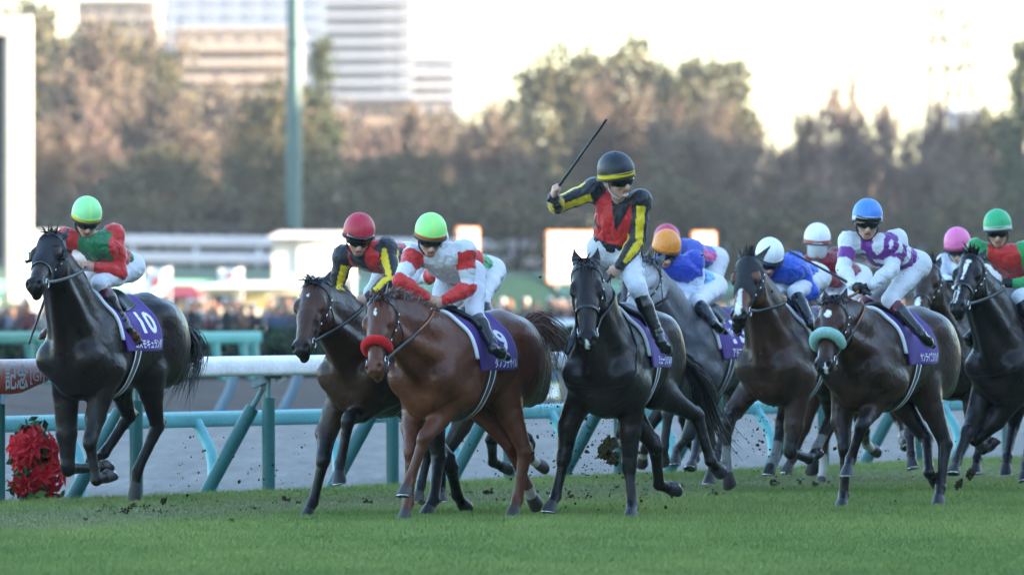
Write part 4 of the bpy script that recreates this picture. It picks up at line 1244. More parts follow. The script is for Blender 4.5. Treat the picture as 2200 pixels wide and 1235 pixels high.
    if 'face' in s:
        mm = np.clip((ht - .0) / .1, 0, 1) * onhead * np.clip((.56 - ht) / .1, 0, 1); col = col * (1 - mm[:, None]) + np.array(s['face']) * mm[:, None]
    white = np.array(s.get('white', (.62, .60, .58)))
    jit = fbm(V, 60.) * .006 + fbm(V, 130., 4) * .004
    for (t0, w0, t1, w1, off) in s.get('blaze', []):
        k = np.clip((ht - t0) / (t1 - t0 + 1e-6), 0, 1); inb = onhead & (ht > t0) & (ht < t1) & (hdp > -.03) & (np.abs(hyy + jit - off) < (w0 + (w1 - w0) * k) * (np.sqrt(np.clip(np.sin(np.pi * k), 0, 1)) if t1 - t0 < .12 else 1))
        col[inb] = white
    for i, (F, T, ax, do, n_) in enumerate(h.hooves):
        hgt_s = s.get('socks', {}).get([k for k in ('LF', 'RF', 'LH', 'RH') if k in leg][i])
        if hgt_s:
            dist = np.linalg.norm(V - T, axis=1)
            # only the vertices of that leg
            near = (dist < hgt_s) ; col[near] = np.array(s.get('sockcol', (.40, .36, .31)))
    root = empty('horse', tuple(O), s['label'], 'horse')
    h.root = root
    body = obj('body', V - O, Fc, M[s.get('mat', 'coat')], root, col=col); h.V, h.Fc, h.col = V, Fc, col
    h.ht, h.hyy, h.hdp = ht, hyy, hdp
    # hooves
    hc = np.array(s.get('hoofcol', (.06, .055, .05))) * .3; 
    for (F, T, ax, do, n_) in h.hooves:
        c0 = F + ax * .095 * sc; c1 = T - do * .012 * sc
        side = np.cross(n_, do); dn = nrm(do - n_ * (do @ n_)); rings = []
        Vh = []
        for t_, r_ in ((0, .045), (.12, .049), (.55, .057), (1.0, .064)):
            cc = lerp(c0, c1 - ax * 0.0, t_); nn = nrm(lerp(ax, n_, t_)); d2 = nrm(dn - nn * (dn @ nn)); s2 = np.cross(nn, d2)
            for k in range(16):
                a_ = k / 16 * 2 * math.pi; rr = r_ * sc * (1.0 if math.cos(a_) > -.3 else .9)
                Vh.append(cc + d2 * math.cos(a_) * rr * 1.08 + s2 * math.sin(a_) * rr - d2 * .004)
        fc = [(i * 16 + k, i * 16 + (k + 1) % 16, (i + 1) * 16 + (k + 1) % 16, (i + 1) * 16 + k) for i in range(3) for k in range(16)]
        Vh.append(c1 - n_ * .012 * sc); Vh.append(c0)
        fc4 = fc + [(48 + (k + 1) % 16, 48 + k, 64, 64) for k in range(0)]
        mb = MB(); mb.add(Vh, fc, hc); mb.f += [(48 + (k + 1) % 16, 48 + k, 64) for k in range(16)] + [(k, (k + 1) % 16, 65) for k in range(16)]
        for k in range(16): mb.c[k] = tuple(np.array(hc) * .7)
        mb.c[64] = tuple(np.minimum(np.array(hc) * 1.6 + .02, 0.3))
        o = mb.build('hoof', M['hoof'], root, 'auto', loc=tuple(O))
        # shoe: a bright open ring let into the sole
        sp = [c1 + n_ * .004 * sc + (dn * math.cos(q) * 1.08 + np.cross(n_, dn) * math.sin(q)) * .052 * sc for q in np.linspace(-2.3, 2.3, 18)]
        mb = MB(); mb.tube(sp, .0075 * sc, 6); mb.build('shoe', M['steel'], o, True, loc=None)
        o.children[0].data.transform(__import__('mathutils').Matrix.Translation(-Vector(O)))
    # eyes
    for sd in (1, -1):
        mb = MB(); c = H(.19, .093 * sd, .012)
        mb.tube([c - l * sd * .018 * hs, c - l * sd * .010 * hs, c, c + l * sd * .010 * hs, c + l * sd * .014 * hs], np.array([.010, .018, .021, .016, .006]) * hs, 12)
        mb.build('eye', M['eye'], root, True, loc=tuple(O))
    hair(h, s); tack(h, s)
    return h

def ribbons(roots, dirs, L, wd, cols, r, droop=0.3, segs=4, wind=(0, 0, 0)):
    V, F, C = [], [], []
    for i, (p, d) in enumerate(zip(roots, dirs)):
        l_ = L * r.uniform(.6, 1.2); d = nrm(d + r.normal(size=3) * .18); sd = nrm(np.cross(d, r.normal(size=3)))
        c = np.array(cols[r.integers(0, len(cols))]) * r.uniform(.7, 1.3); b = len(V); ww = wd * r.uniform(.6, 1.3)
        for k in range(segs + 1):
            t = k / segs
            q = p + d * l_ * t + np.array([0, 0, -1]) * droop * l_ * t * t + np.asarray(wind) * l_ * t * t
            e = ww * (1 - t) ** .6 + .0006
            V += [q - sd * e, q + sd * e]; C += [c, c]
            if k: F.append((b + 2 * k - 2, b + 2 * k - 1, b + 2 * k + 1, b + 2 * k))
    return np.array(V), np.array(F), np.array(C)
def hair(h, s):
    r = np.random.default_rng(s['seed']); O = h.O; hc = s.get('haircol', [(.012, .009, .008), (.02, .015, .012)])
    cr = spline(h.crest, 60)
    m = s.get('mane', {})
    n = m.get('n', 420)
    k = r.integers(0, 60, n); roots = cr[k] + r.normal(size=(n, 3)) * .012
    up = np.gradient(cr, axis=0)[k]
    nrm_up = np.array([nrm(h.w - nrm(g) * (h.w @ nrm(g))) for g in up])
    roots = roots + nrm_up * .045 * h.sc
    side = m.get('side', -1)
    dirs = nrm_up * m.get('up', .55) + h.v * side * m.get('lat', .6) - h.u * m.get('back', .8)
    V, F, C = ribbons(roots, dirs, m.get('L', .16), .007, hc, r, droop=m.get('droop', .55))
    obj('mane', V - O, F, M['hair'], h.root, col=C)
    n = m.get('fn', 90)
    roots = np.array([h.H(r.uniform(-.03, .04), r.normal() * .025, .055 - .02 * abs(r.normal())) for _ in range(n)])
    dirs = np.tile(h.ha * m.get('fa', .5) + h.hd * m.get('fd', .35) + h.hl * m.get('fl', .2) + h.w * m.get('fw', 0), (n, 1)) + r.normal(size=(n, 3)) * .25
    V, F, C = ribbons(roots, dirs, m.get('fL', .12), .007, hc, r, droop=.15)
    obj('forelock', V - O, F, M['hair'], h.root, col=C)
    # tail: strands that follow the traced curve
    T = s.get('tail')
    dock = h.L(-1.19, 0, 1.42)
    if T is None:
        pts = [dock, dock - h.u * .12 + h.w * .02, dock - h.u * .30 - h.w * .15, dock - h.u * .40 - h.w * .5]
    else:
        Yd = dock[1]; pts = [dock] + [at(px, py, Yd + dy) for px, py, dy in T]
    sp = spline(pts, 12); V, F, C = [], [], []
    tc = s.get('tailcol', hc)
    for i in range(300):
        off = nrm(r.normal(size=3)) * r.uniform(0, 1) ** .6; l_ = r.uniform(.55, 1.0); sd = nrm(r.normal(size=3)); c = np.array(tc[r.integers(0, len(tc))]) * r.uniform(.6, 1.4); b = len(V)
        fl = r.normal(size=3) * .05
        for k in range(9):
            t = k / 8 * l_; j = min(int(t * 11), 10); q = lerp(sp[j], sp[j + 1], t * 11 - j) + off * (.03 + .085 * math.sin(min(t * 1.3, 1) * 2.2)) + fl * 1.8 * t * t
            e = .0045 * (1 - (k / 8)) ** .5 + .0006; V += [q - sd * e, q + sd * e]; C += [c, c]
            if k: F.append((b + 2 * k - 2, b + 2 * k - 1, b + 2 * k + 1, b + 2 * k))
    obj('tail', np.array(V) - O, F, M['hair'], h.root, col=np.array(C))

# ------------------------------------------------------------------ tack
def strip_np(P, Nn, wd, off, th=0.004):
    """flat strap along points P lying on a surface with normals Nn"""
    P = np.asarray(P); Nn = np.asarray(Nn); T = np.gradient(P, axis=0); T /= np.linalg.norm(T, axis=1, keepdims=True) + 1e-9
    S = np.cross(T, Nn); S /= np.linalg.norm(S, axis=1, keepdims=True) + 1e-9
    n = len(P); Q = [P + Nn * (off - th) - S * wd / 2, P + Nn * (off - th) + S * wd / 2, P + Nn * off + S * wd / 2, P + Nn * off - S * wd / 2]
    V = np.stack(Q, 1).reshape(-1, 3); F = []
    for i in range(n - 1):
        for k in range(4):
            F.append((i * 4 + k, i * 4 + (k + 1) % 4, (i + 1) * 4 + (k + 1) % 4, (i + 1) * 4 + k))
    return V, F
def head_pts(h, path):
    """path of (t, angle): points on the skin of the head, angle 0 = front, 90 = left"""
    path = np.asarray(path, float)
    dc = np.interp(path[:, 0], [0, .15, .5], [-.05, -.06, -.03])
    Cc = np.array([h.H(t, 0, d) for t, d in zip(path[:, 0], dc)])
    an = np.radians(path[:, 1]); D = np.cos(an)[:, None] * h.hd + np.sin(an)[:, None] * h.hl
    r = h.f.cast(Cc, D, .22, 70)
    return Cc + D * r[:, None], D
def head_strap(h, mb, path, wd, n=40, off=.006, smooth=True, c=(.012, .012, .013)):
    p = spline(np.array([(a, b / 100, 0) for a, b in path]), n)[:, :2] * [1, 100]
    P, D = head_pts(h, p)
    if smooth:
        for _ in range(2): P[1:-1] = (P[:-2] + P[1:-1] * 2 + P[2:]) / 4
    V, F = strip_np(P, D, wd, off); mb.add(V, F, c)
    return P, D
def tack(h, s):
    O, root = h.O, h.root
    mb = MB()
    bt = .47
    for sd in (1, -1):
        head_strap(h, mb, [(.0, 40 * sd), (.09, 88 * sd), (.22, 100 * sd), (.36, 96 * sd), (bt, 92 * sd)], .020)
        head_strap(h, mb, [(.05, 100 * sd), (.16, 130 * sd), (.24, 172 * sd)], .016)
    head_strap(h, mb, [(.085, -88), (.06, -45), (.05, 0), (.06, 45), (.085, 88)], .024, off=.010)
    head_strap(h, mb, [(-.03, -110), (-.02, -60), (-.02, 0), (-.02, 60), (-.03, 110)], .024)
    nb = s.get('noseband', .37)
    if nb: head_strap(h, mb, [(nb, a) for a in range(-180, 181, 20)], .024, n=60, off=.009)
    br = mb.build('bridle', M['leather'], root, False, loc=tuple(O))
    # bit rings
    h.bit = {}
    for sd in (1, -1):
        P, D = head_pts(h, [(bt + .01, 96 * sd)])
        c = P[0] + D[0] * .016; h.bit[sd] = c
        ring = [c + (h.ha * math.cos(q) + h.hd * math.sin(q)) * .036 for q in np.linspace(0, 2 * math.pi, 22)]
        mb = MB(); mb.tube(ring, .0045, 6, cap=False); mb.tube([c + h.hd * .01, c - h.hl * sd * .03 + h.ha * .01], .006, 6)
        o = mb.build('bit', M['steel'], br, True); o.data.transform(__import__('mathutils').Matrix.Translation(-Vector(O)))
    for sd in (1,):
        for t_ in (.09, .15, .22, .30):
            P, D = head_pts(h, [(t_, 94 * sd)]); c = P[0] + D[0] * .014
            mb = MB(); mb.tube([c - h.ha * .012, c + h.ha * .012], .006, 6); o = mb.build('buckle', M['steel'], br, True); o.data.transform(__import__('mathutils').Matrix.Translation(-Vector(O)))
    # shadow roll
    if 'roll' in s:
        col, t_, rad = s['roll']
        p = np.array([(t_ + .012 * abs(a / 100) , a) for a in np.linspace(-112, 112, 40)]); P, D = head_pts(h, p)
        rr = rad * np.sqrt(np.clip(1 - (np.linspace(-1, 1, 40) ** 2) ** 2.5, .06, 1))
        V, F = tube_np(P + D * rad * .62, rr, 18, 1.0, up=h.ha)
        V = V + (fbm(V, 150.) * .0022 + fbm(V, 60.) * .0025)[:, None] * nrm(h.hd + h.w)
        obj('shadow_roll', V - O, F, M['fleece'], root, col=np.tile(col, (len(V), 1)))
    # hood
    if s.get('hood'):
        ht, hy_, hd_ = h.ht, h.hyy, h.hdp
        lim = .34 + .05 * (np.abs(hy_) / .08)
        ok = h.headmask & (ht > -.04) & (ht < lim) & (hd_ > -.13)
        for sd in (1, -1):
            ok &= ~(((ht - .19) / .05) ** 2 + ((hd_ - .008) / .042) ** 2 < 1) | (np.sign(hy_) != sd) | (np.abs(hy_) < .055)
        fk = ok[h.Fc].all(1); Fh = h.Fc[fk]; ids = np.unique(Fh); mp = -np.ones(len(h.V), int); mp[ids] = np.arange(len(ids))
        ax_c = np.array([h.H(t, 0, -.05) for t in ht[ids]]); D = h.V[ids] - ax_c; D /= np.linalg.norm(D, axis=1, keepdims=True)
        obj('hood', h.V[ids] + D * .005 - O, mp[Fh], M['hood'], root)
    if s.get('blinkers'):
        for sd in (1, -1):
            mb = MB(); c = h.H(.185, .088 * sd, .0); V, F = [], []
            for i in range(9):
                q = math.pi * (.5 + i / 8)
                for j in range(4):
                    rr = .052 + .006 * j
                    V.append(c + (h.ha * math.sin(q) * -1 * rr * .0 + h.ha * math.cos(q * 1.0 + math.pi / 2) * rr) + h.hd * (math.sin(q + math.pi / 2) * rr * .8) + h.hl * sd * (.000 + .021 * j))
            F = [(i * 4 + j, (i + 1) * 4 + j, (i + 1) * 4 + j + 1, i * 4 + j + 1) for i in range(8) for j in range(3)]
            o = obj('blinker', np.array(V) - O, F, M['leather'], root); m_ = o.modifiers.new('thickness', 'SOLIDIFY'); m_.thickness = .006
    # ring on the trunk at forward position x, angle from the spine
    def trunk(x, ang, zc=1.24, lean=0.0):
        x = np.asarray(x, float); an = np.radians(np.asarray(ang, float))
        Cc = np.array([h.L(xx, 0, zc) for xx in np.ravel(x)]).reshape(x.shape + (3,))
        D = np.cos(an)[..., None] * h.wp + np.sin(an)[..., None] * h.v
        r = h.f.cast(Cc, D, .55, 90); return Cc + D * r[..., None], D
    h.trunk = trunk
    if s.get('nocloth'): return
    # saddle cloth, numbered and lettered
    x0, x1 = s.get('cloth', (.06, -.60)); nx_, na = 34, 61
    X = np.linspace(0, 1, nx_)[:, None] * np.ones((1, na)); A = np.ones((nx_, 1)) * np.linspace(-1, 1, na)[None]
    amax = s.get('amax', 104)
    ang = A * amax
    lean = np.abs(A) * -.07
    xx = x0 + (x1 - x0) * X + lean * (1 - X) * .9 - .04 * np.abs(A) * X
    Pc, D = trunk(xx, ang)
    r_ = np.linalg.norm(Pc - np.array([h.L(q, 0, 1.24) for q in xx.ravel()]).reshape(Pc.shape), axis=2)
    Pc = Pc + D * .014
    for _ in range(3):
        Pc[1:-1, 1:-1] = (Pc[:-2, 1:-1] + Pc[2:, 1:-1] + Pc[1:-1, :-2] + Pc[1:-1, 2:]) / 4
    rip = .006 * np.sin(X * 9 + A * 2) * np.abs(A) ** 2
    Pc = Pc + D * rip[..., None]
    pc = s.get('clothcol', (.056, .014, .195)); colr = np.tile(pc, (nx_, na, 1)).astype(float)
    F = [(i * na + j, i * na + j + 1, (i + 1) * na + j + 1, (i + 1) * na + j) for i in range(nx_ - 1) for j in range(na - 1)]
    o = obj('saddle_cloth', Pc.reshape(-1, 3) - O, F, M['cloth'], root, col=colr.reshape(-1, 3)); m_ = o.modifiers.new('thickness', 'SOLIDIFY'); m_.thickness = .008; m_.offset = 0
    # white pad under its front edge
    pp, dd_ = trunk(np.array([x0 + .022 - .07 * abs(q) / amax for q in np.linspace(-88, 88, 40)]), np.linspace(-88, 88, 40))
    mb = MB(); mb.tube(pp + dd_ * .012, .016, 8, (.72, .72, .74)); mb.build('pad', M['cloth'], root, True, loc=tuple(O))
    def cloth_text(tx, cx, ca, w_, hh, slant=0, par=o):
        """cx 0 front .. 1 rear, ca fraction of the side from the spine (0) to the lower edge (1)"""
        Vt, Ft, asp = TX[tx]
        U = np.clip(cx + Vt[:, 0] * w_ , 0.01, .995); S = np.clip(ca - Vt[:, 1] * hh, 0.0, .995)
        gi = U * (nx_ - 1); gj = (S * .5 + .5) * (na - 1)
        i = np.clip(gi.astype(int), 0, nx_ - 2); j = np.clip(gj.astype(int), 0, na - 2); a_, b_ = (gi - i)[:, None], (gj - j)[:, None]
        Pp = Pc[i, j] * (1 - a_) * (1 - b_) + Pc[i + 1, j] * a_ * (1 - b_) + Pc[i, j + 1] * (1 - a_) * b_ + Pc[i + 1, j + 1] * a_ * b_
        Pp = Pp + D[i, j] * .0075
        q = obj('lettering', Pp - O, Ft, M['ink'], par, smooth=False)
    if 'num' in s: cloth_text(s['num'], *s.get('numat', (.70, .58, .38 if len(s['num']) > 1 else .22, .36)))
    if 'name' in s: cloth_text(s['name'], *s.get('nameat', (.60, .90, .72, .13)))
    # saddle
    X = np.linspace(0, 1, 20)[:, None] * np.ones((1, 31)); A = np.ones((20, 1)) * np.linspace(-1, 1, 31)[None]
    Pp, D2 = trunk(-.03 - .32 * X - .03 * np.abs(A), A * (34 + 14 * (1 - X)))
    Pp = Pp + D2 * (.035 + .035 * np.clip((.25 - X) / .25, 0, 1) ** 2 + .03 * np.clip((X - .75) / .25, 0, 1))[..., None]
    F = [(i * 31 + j, i * 31 + j + 1, (i + 1) * 31 + j + 1, (i + 1) * 31 + j) for i in range(19) for j in range(30)]
    o = obj('saddle', Pp.reshape(-1, 3) - O, F, M['leather'], root); m_ = o.modifiers.new('thickness', 'SOLIDIFY'); m_.thickness = .022
    # girth
    gcol = s.get('girth', [(.75, .75, .75), (.012, .014, .03), (.75, .75, .75)])
    an = np.linspace(70, 290, 60); W = np.linspace(-.048, .048, 7)
    Pg = []; Dg = []
    for k, wv in enumerate(W):
        p_, d_ = trunk(-.22 + .10 * np.sin(np.radians(an - 90)) * 0 + wv + .06 * np.abs(np.cos(np.radians(an))), an); Pg.append(p_); Dg.append(d_)
    Pg = np.array(Pg) + np.array(Dg) * .012
    cg = [gcol[0], gcol[1], gcol[1], gcol[1], gcol[1], gcol[1], gcol[2]]
    V = Pg.reshape(-1, 3); F = []; Vn = []; Cn = []
    for k in range(6):
        b = len(Vn)
        for i in range(60): Vn += [Pg[k, i], Pg[k + 1, i]]; Cn += [cg[k] if k < 1 else (gcol[2] if k == 5 else gcol[1])] * 2
        F += [(b + 2 * i, b + 2 * i + 1, b + 2 * i + 3, b + 2 * i + 2) for i in range(59)]
    obj('girth', np.array(Vn) - O, F, M['cloth'], root, col=np.array(Cn))
    if s.get('neckstrap'):
        B, mid, N1, lat = h.neck; c0 = lerp(B, mid, .35); ax = nrm(N1 - B); d1 = nrm(h.w - ax * (ax @ h.w)); d2 = np.cross(ax, d1)
        q = np.linspace(0, 2 * math.pi, 50); D = np.cos(q)[:, None] * d1 + np.sin(q)[:, None] * d2; Cc = np.tile(c0, (50, 1)) - ax * .10 * (1 - np.cos(q))[:, None] * .6
        r = h.f.cast(Cc, D, .5, 80); V, F = strip_np(Cc + D * r[:, None], D, .02, .008); mb = MB(); mb.add(V, F); mb.build('neck_strap', M['leather'], root, loc=tuple(O))
def add_reins(h, hands, s):
    O = h.O
    c1 = s.get('reincol', (.02, .02, .022)); c2 = s.get('rein2', c1)
    for sd in (1, -1):
        if sd not in hands or hands[sd] is None: continue
        p0 = h.bit[sd] - h.ha * .02; p1 = hands[sd]; L_ = np.linalg.norm(p1 - p0)
        pts = [lerp(p0, p1, t) - h.w * .035 * math.sin(t * math.pi) for t in np.linspace(0, 1, 24)]
        pts = np.array(pts)
        for i in range(24):
            for _ in range(40):
                if h.f.sample(pts[i][None])[0] > .014 or i == 0: break
                pts[i] = pts[i] + (h.v * sd * .8 + h.u * .4 + h.w * .2) * .01
        for _ in range(3): pts[1:-1] = (pts[:-2] + 2 * pts[1:-1] + pts[2:]) / 4
        S = nrm(np.cross(p1 - p0, h.w)); Nn = np.tile(S, (24, 1))
        V, F = strip_np(pts, Nn, .026, .003); 
        C = np.repeat(np.array([c1 if t < .55 else c2 for t in np.linspace(0, 1, 24)]), 4, axis=0)
        obj('rein', V - O, F, M['rein'], h.root, col=C, smooth=False)
BLK = (.010, .008, .0075)
N_, F_ = -1, 1      # nearer, farther
HORSES = [
 dict(key='H1', seed=1, th=26, Y=70.3, cx=172, lift=.08, s=1.02, coat=[(.021, .0135, .0100), (.010, .0078, .007)], coat2=(.0135, .0095, .0075),
  poll=(113, 514, .72), nose=(73, 616), hy=22, hood=True, blinkers=True, face=(.03, .018, .012), blaze=[],
  legs=dict(RF=[(141, 868), (146, 1008, N_), (200, 1004, F_), (232, 1003, F_)], LF=[(215, 850), (193, 952, N_), (207, 1030, F_), (240, 1022, F_)],
            LH=[(338, 915, F_), (296, 1010, N_), (285, 1078, N_)], RH=[(277, 893, F_), (224, 973, N_), (200, 992, F_)]),
  hoofcol=(.13, .12, .11), tail=[(405, 715, .05), (415, 760, .08), (395, 810, .05), (372, 860, .0)], tailcol=[(.02, .018, .018), (.05, .047, .045), (.012, .01, .01)],
  num='10', name='コスモキュランダ', girth=[(.7, .7, .7), (.02, .012, .014), (.7, .7, .7)], reincol=(.10, .10, .10), noseband=.36,
  label='near black horse in a black face hood, leftmost of the field'),
 dict(key='H2', seed=2, th=27, Y=66.6, cx=778, s=1.0, coat=[(.040, .020, .0125), (.010, .008, .007)], face=(.060, .026, .014),
  poll=(678, 613, .95), nose=(646, 752), hy=24, blaze=[(.14, .005, .165, .008, .0)],
  legs=dict(RF=[(705, 885), (696, 985, N_), (672, 1078, N_), (656, 1114, N_)], LF=[(797, 872), (749, 900, N_), (731, 995, F_), (727, 1036, N_)],
            LH=[(943, 985, F_), (932, 1072, N_), (912, 1108, N_)], RH=[(968, 1000, F_), (982, 1062, F_), (1000, 1092, F_)]),
  num='7', name='ミュージアムマイル', reincol=(.03, .03, .032), noseband=None,
  label='bay horse with black legs directly behind the head of the chestnut horse'),
 dict(key='H3', seed=3, th=28, Y=65.7, cx=930, s=.985, coat=[(.118, .041, .020), (.095, .032, .017)], coat2=(.080, .027, .0145), face=(.095, .032, .016),
  poll=(819, 645, 1.0), nose=(804, 795), hy=26, roll=((.60, .010, .012), .375, .036), noseband=.37, blaze=[(.12, .005, .18, .010, .0)],
  legs=dict(RF=[(885, 880), (884, 965, N_), (878, 1078, N_), (866, 1117, N_)], LF=[(966, 872), (912, 940, N_), (881, 1030, N_), (866, 1062, N_)],
            LH=[(1128, 972, F_), (1112, 1072, N_), (1099, 1108, N_)], RH=[(1096, 958, F_), (1134, 1046, F_), (1150, 1085, F_)]),
  socks=dict(RH=.20), hoofcol=(.16, .14, .12), tail=[(1150, 690, .08), (1180, 712, .12), (1196, 748, .15), (1188, 790, .12)],
  haircol=[(.11, .045, .025), (.16, .08, .05), (.07, .028, .016)], tailcol=[(.10, .04, .02), (.15, .08, .05)], mane=dict(n=620, L=.19, up=.9, back=.9, lat=.2, droop=.35, fn=160, fL=.12, fl=.4),
  num='9', name='ダノンデサイル', nameat=(.66, .90, .60, .13), reincol=(.07, .07, .07), rein2=(.32, .12, .06),
  label='chestnut horse with a thick red noseband'),
 dict(key='H3B', seed=4, th=27, Y=71.2, cx=975, s=.95, lift=-.03, coat=[(.022, .013, .010), (.009, .0075, .007)],
  poll=(905, 655, .95), nose=(890, 780), hy=24, res=.016,
  legs=dict(RF=[(921, 965, N_), (905, 1040, N_), (896, 1075, N_)], LF=[(950, 985, N_), (948, 1050, F_), (948, 1078, N_)],
            LH=[(1056, 942, F_), (1059, 992, F_), (1092, 1009, F_)], RH=[(1136, 955, F_), (1140, 985, F_), (1168, 1006, F_)]),
  socks=dict(RH=.19), hoofcol=(.12, .105, .09), name='サンライズジパング',
  label='dark horse almost hidden behind the chestnut horse, its raised hind hooves showing'),
 dict(key='H4', seed=5, th=16, Y=66.4, cx=1302, s=1.0, coat=[(.021, .0150, .0125), (.0105, .0085, .0078)], coat2=(.0145, .011, .0095), face=(.014, .010, .009),
  poll=(1259, 568, .75), nose=(1262, 735), hy=6, noseband=.34, neckstrap=True, blaze=[(.56, .004, .62, .016, .0)],
  legs=dict(RF=[(1230, 855), (1212, 985, N_), (1194, 1064, N_), (1178, 1097, N_)], LF=[(1355, 868), (1352, 1003, N_), (1358, 1082, N_), (1354, 1112, N_)],
            RH=[(1408, 962, F_), (1416, 1040, F_), (1452, 1054, F_)], LH=[(1497, 893, F_), (1527, 990, F_), (1546, 1015, F_)]),
  hoofcol=(.10, .10, .105), tail=[(1498, 800, .1), (1518, 870, .2), (1540, 925, .25), (1556, 955, .25)], num='4', name='ミュージアムマイル', nameat=(.64, .90, .68, .12), reincol=(.02, .02, .022),
  label='black horse of the standing jockey, centre of the field'),
 dict(key='H5', seed=6, th=28, Y=75.3, cx=1462, s=1.0, coat=[(.105, .105, .112), (.030, .029, .030)], coat2=(.065, .066, .072), mat='coat_grey', face=(.33, .33, .34),
  poll=(1396, 566, .75), nose=(1346, 690), hy=25, res=.014,
  legs=dict(RF=[(1436, 885, N_), (1427, 955, F_), (1424, 992, F_)], LF=[(1480, 935, N_), (1455, 965, F_), (1448, 995, N_)],
            LH=[(1560, 925, F_), (1533, 1000, N_), (1522, 1036, N_)], RH=[(1500, 935, F_), (1492, 985, N_), (1482, 1003, N_)]),
  haircol=[(.03, .03, .03), (.09, .09, .09), (.05, .05, .05)], hoofcol=(.16, .15, .14), num='13', name='アドマイヤテラ', numat=(.62, .55, .46, .44), nameat=(.62, .90, .62, .14), noseband=.36,
  label='dappled grey horse with a numbered purple cloth behind the black horse'),
 dict(key='H5B', seed=7, th=27, Y=80.0, cx=1420, s=1.0, coat=[(.022, .013, .010), (.009, .0075, .007)], res=.018,
  poll=(1360, 600, .8), nose=(1340, 720), hy=24,
  legs=dict(RF=[(1340, 905, N_), (1326, 945, F_), (1318, 950, N_)], LF=[(1395, 915, N_), (1385, 965, F_), (1378, 996, F_)],
            LH=[(1520, 900, F_), (1530, 955, F_), (1545, 975, F_)], RH=[(1470, 900, F_), (1480, 950, F_), (1495, 965, F_)]),
  socks=dict(LF=.16), hoofcol=(.14, .12, .10), label='dark horse hidden behind the grey horse, only its hooves in view'),
 dict(key='H6', seed=8, th=24, Y=74.0, cx=1664, s=1.0, coat=[(.048, .021, .012), (.010, .008, .0075)], coat2=(.034, .016, .010), mat='coat_muddy', face=(.11, .042, .020),
  poll=(1611, 560, .72), nose=(1587, 682), hy=19, hood=True, blaze=[(.30, .012, .57, .026, -.006)], noseband=None, ears={1: (-.15, .125, -.01), -1: (-.15, -.115, -.01)},
  legs=dict(RF=[(1590, 862), (1563, 905, N_), (1560, 990, N_), (1566, 1042, N_)], LF=[(1712, 866), (1697, 972, N_), (1737, 985, F_), (1756, 975, F_)],
            LH=[(1786, 895, F_), (1755, 962, N_), (1743, 1012, N_)], RH=[(1680, 905, F_), (1664, 985, N_), (1650, 1017, N_)]),
  socks=dict(RF=.34, LH=.34, RH=.34), sockcol=(.17, .165, .16), mane=dict(fw=1.2, fa=-.3, fL=.10, fn=70), reincol=(.03, .03, .03), hoofcol=(.03, .028, .026),
  label='bay horse with a black hood, white blaze and mud splashed chest') ,
 dict(key='H7', seed=9, th=26, Y=69.4, cx=1855, s=1.0, coat=[(.040, .0195, .0125), (.012, .0095, .0085)], coat2=(.028, .0145, .010), face=(.050, .022, .013),
  poll=(1790, 650, .80), nose=(1769, 790), hy=23, roll=((.34, .60, .53), .335, .046), noseband=.34, blaze=[(.12, .022, .185, .026, 0.0), (.56, .008, .62, .012, .02)],
  legs=dict(RF=[(1800, 858), (1817, 962, N_), (1813, 1062, N_), (1806, 1092, N_)], LF=[(1889, 852), (1852, 914, N_), (1828, 985, F_), (1818, 1020, N_)],
            LH=[(2031, 953, F_), (2020, 1045, N_), (2014, 1086, N_)], RH=[(1990, 942, F_), (1996, 1015, N_), (2012, 1038, F_)]),
  hoofcol=(.08, .075, .075), num='7', name='サンライズジパング', nameat=(.66, .90, .60, .13), reincol=(.025, .025, .025), rein2=(.35, .12, .06),
  label='dark bay horse with a thick mint green noseband and small white star'),
 dict(key='H7B', seed=10, th=25, Y=79.0, cx=1782, s=1.0, coat=[(.060, .025, .014), (.050, .022, .014)], res=.016,
  poll=(1735, 640, .75), nose=(1718, 750), hy=22,
  legs=dict(RF=[(1728, 920, N_), (1702, 985, N_), (1688, 1014, N_)], LF=[(1772, 935, N_), (1767, 1005, N_), (1764, 1045, N_)],
            LH=[(1936, 905, F_), (1940, 945, N_), (1948, 958, N_)], RH=[(1856, 925, F_), (1862, 955, F_), (1882, 972, F_)]),
  socks=dict(LF=.30, LH=.30, RH=.28), hoofcol=(.14, .12, .10), label='brown white socked horse hidden behind the mint noseband horse'),
 dict(key='H8', seed=11, th=26, Y=78.0, cx=2040, s=1.0, coat=[(.026, .0145, .0105), (.009, .0075, .007)], face=(.035, .018, .011), res=.014,
  poll=(1995, 572, .70), nose=(1972, 680), hy=18, noseband=.38, blaze=[(.17, .007, .20, .012, 0.), (.40, .018, .50, .024, -.01)],
  legs=dict(RF=[(1955, 930, N_), (1958, 975, N_), (1960, 1003, N_)], LF=[(2090, 940, N_), (2110, 965, F_), (2125, 960, F_)], LH=[(2110, 925, F_), (2100, 985, N_), (2095, 1015, N_)]),
  mane=dict(fw=1.0, fa=-.2, fL=.09, up=1.1, L=.11), label='dark bay horse just behind the blue capped jockey, white mark over its nostril'),
 dict(key='H9', seed=12, th=25, Y=74.5, cx=2158, s=1.0, coat=[(.020, .0140, .0115), (.0100, .008, .0074)], coat2=(.0140, .0105, .009), face=(.014, .010, .009),
  poll=(2089, 556, .77), nose=(2056, 664), hy=20, noseband=.355, blaze=[(.10, .03, .14, .02, .01), (.14, .014, .31, .008, .0), (.36, .005, .54, .008, -.012)], neckstrap=True,
  legs=dict(RF=[(2110, 862), (2078, 930, N_), (2056, 990, N_), (2047, 1014, N_)], LF=[(2175, 870), (2096, 945, N_), (2112, 965, F_), (2136, 948, F_)],
            RH=[(2176, 915, F_), (2164, 980, N_), (2160, 1018, N_)], LH=[(2215, 930, F_), (2205, 1000, N_), (2200, 1030, N_)]),
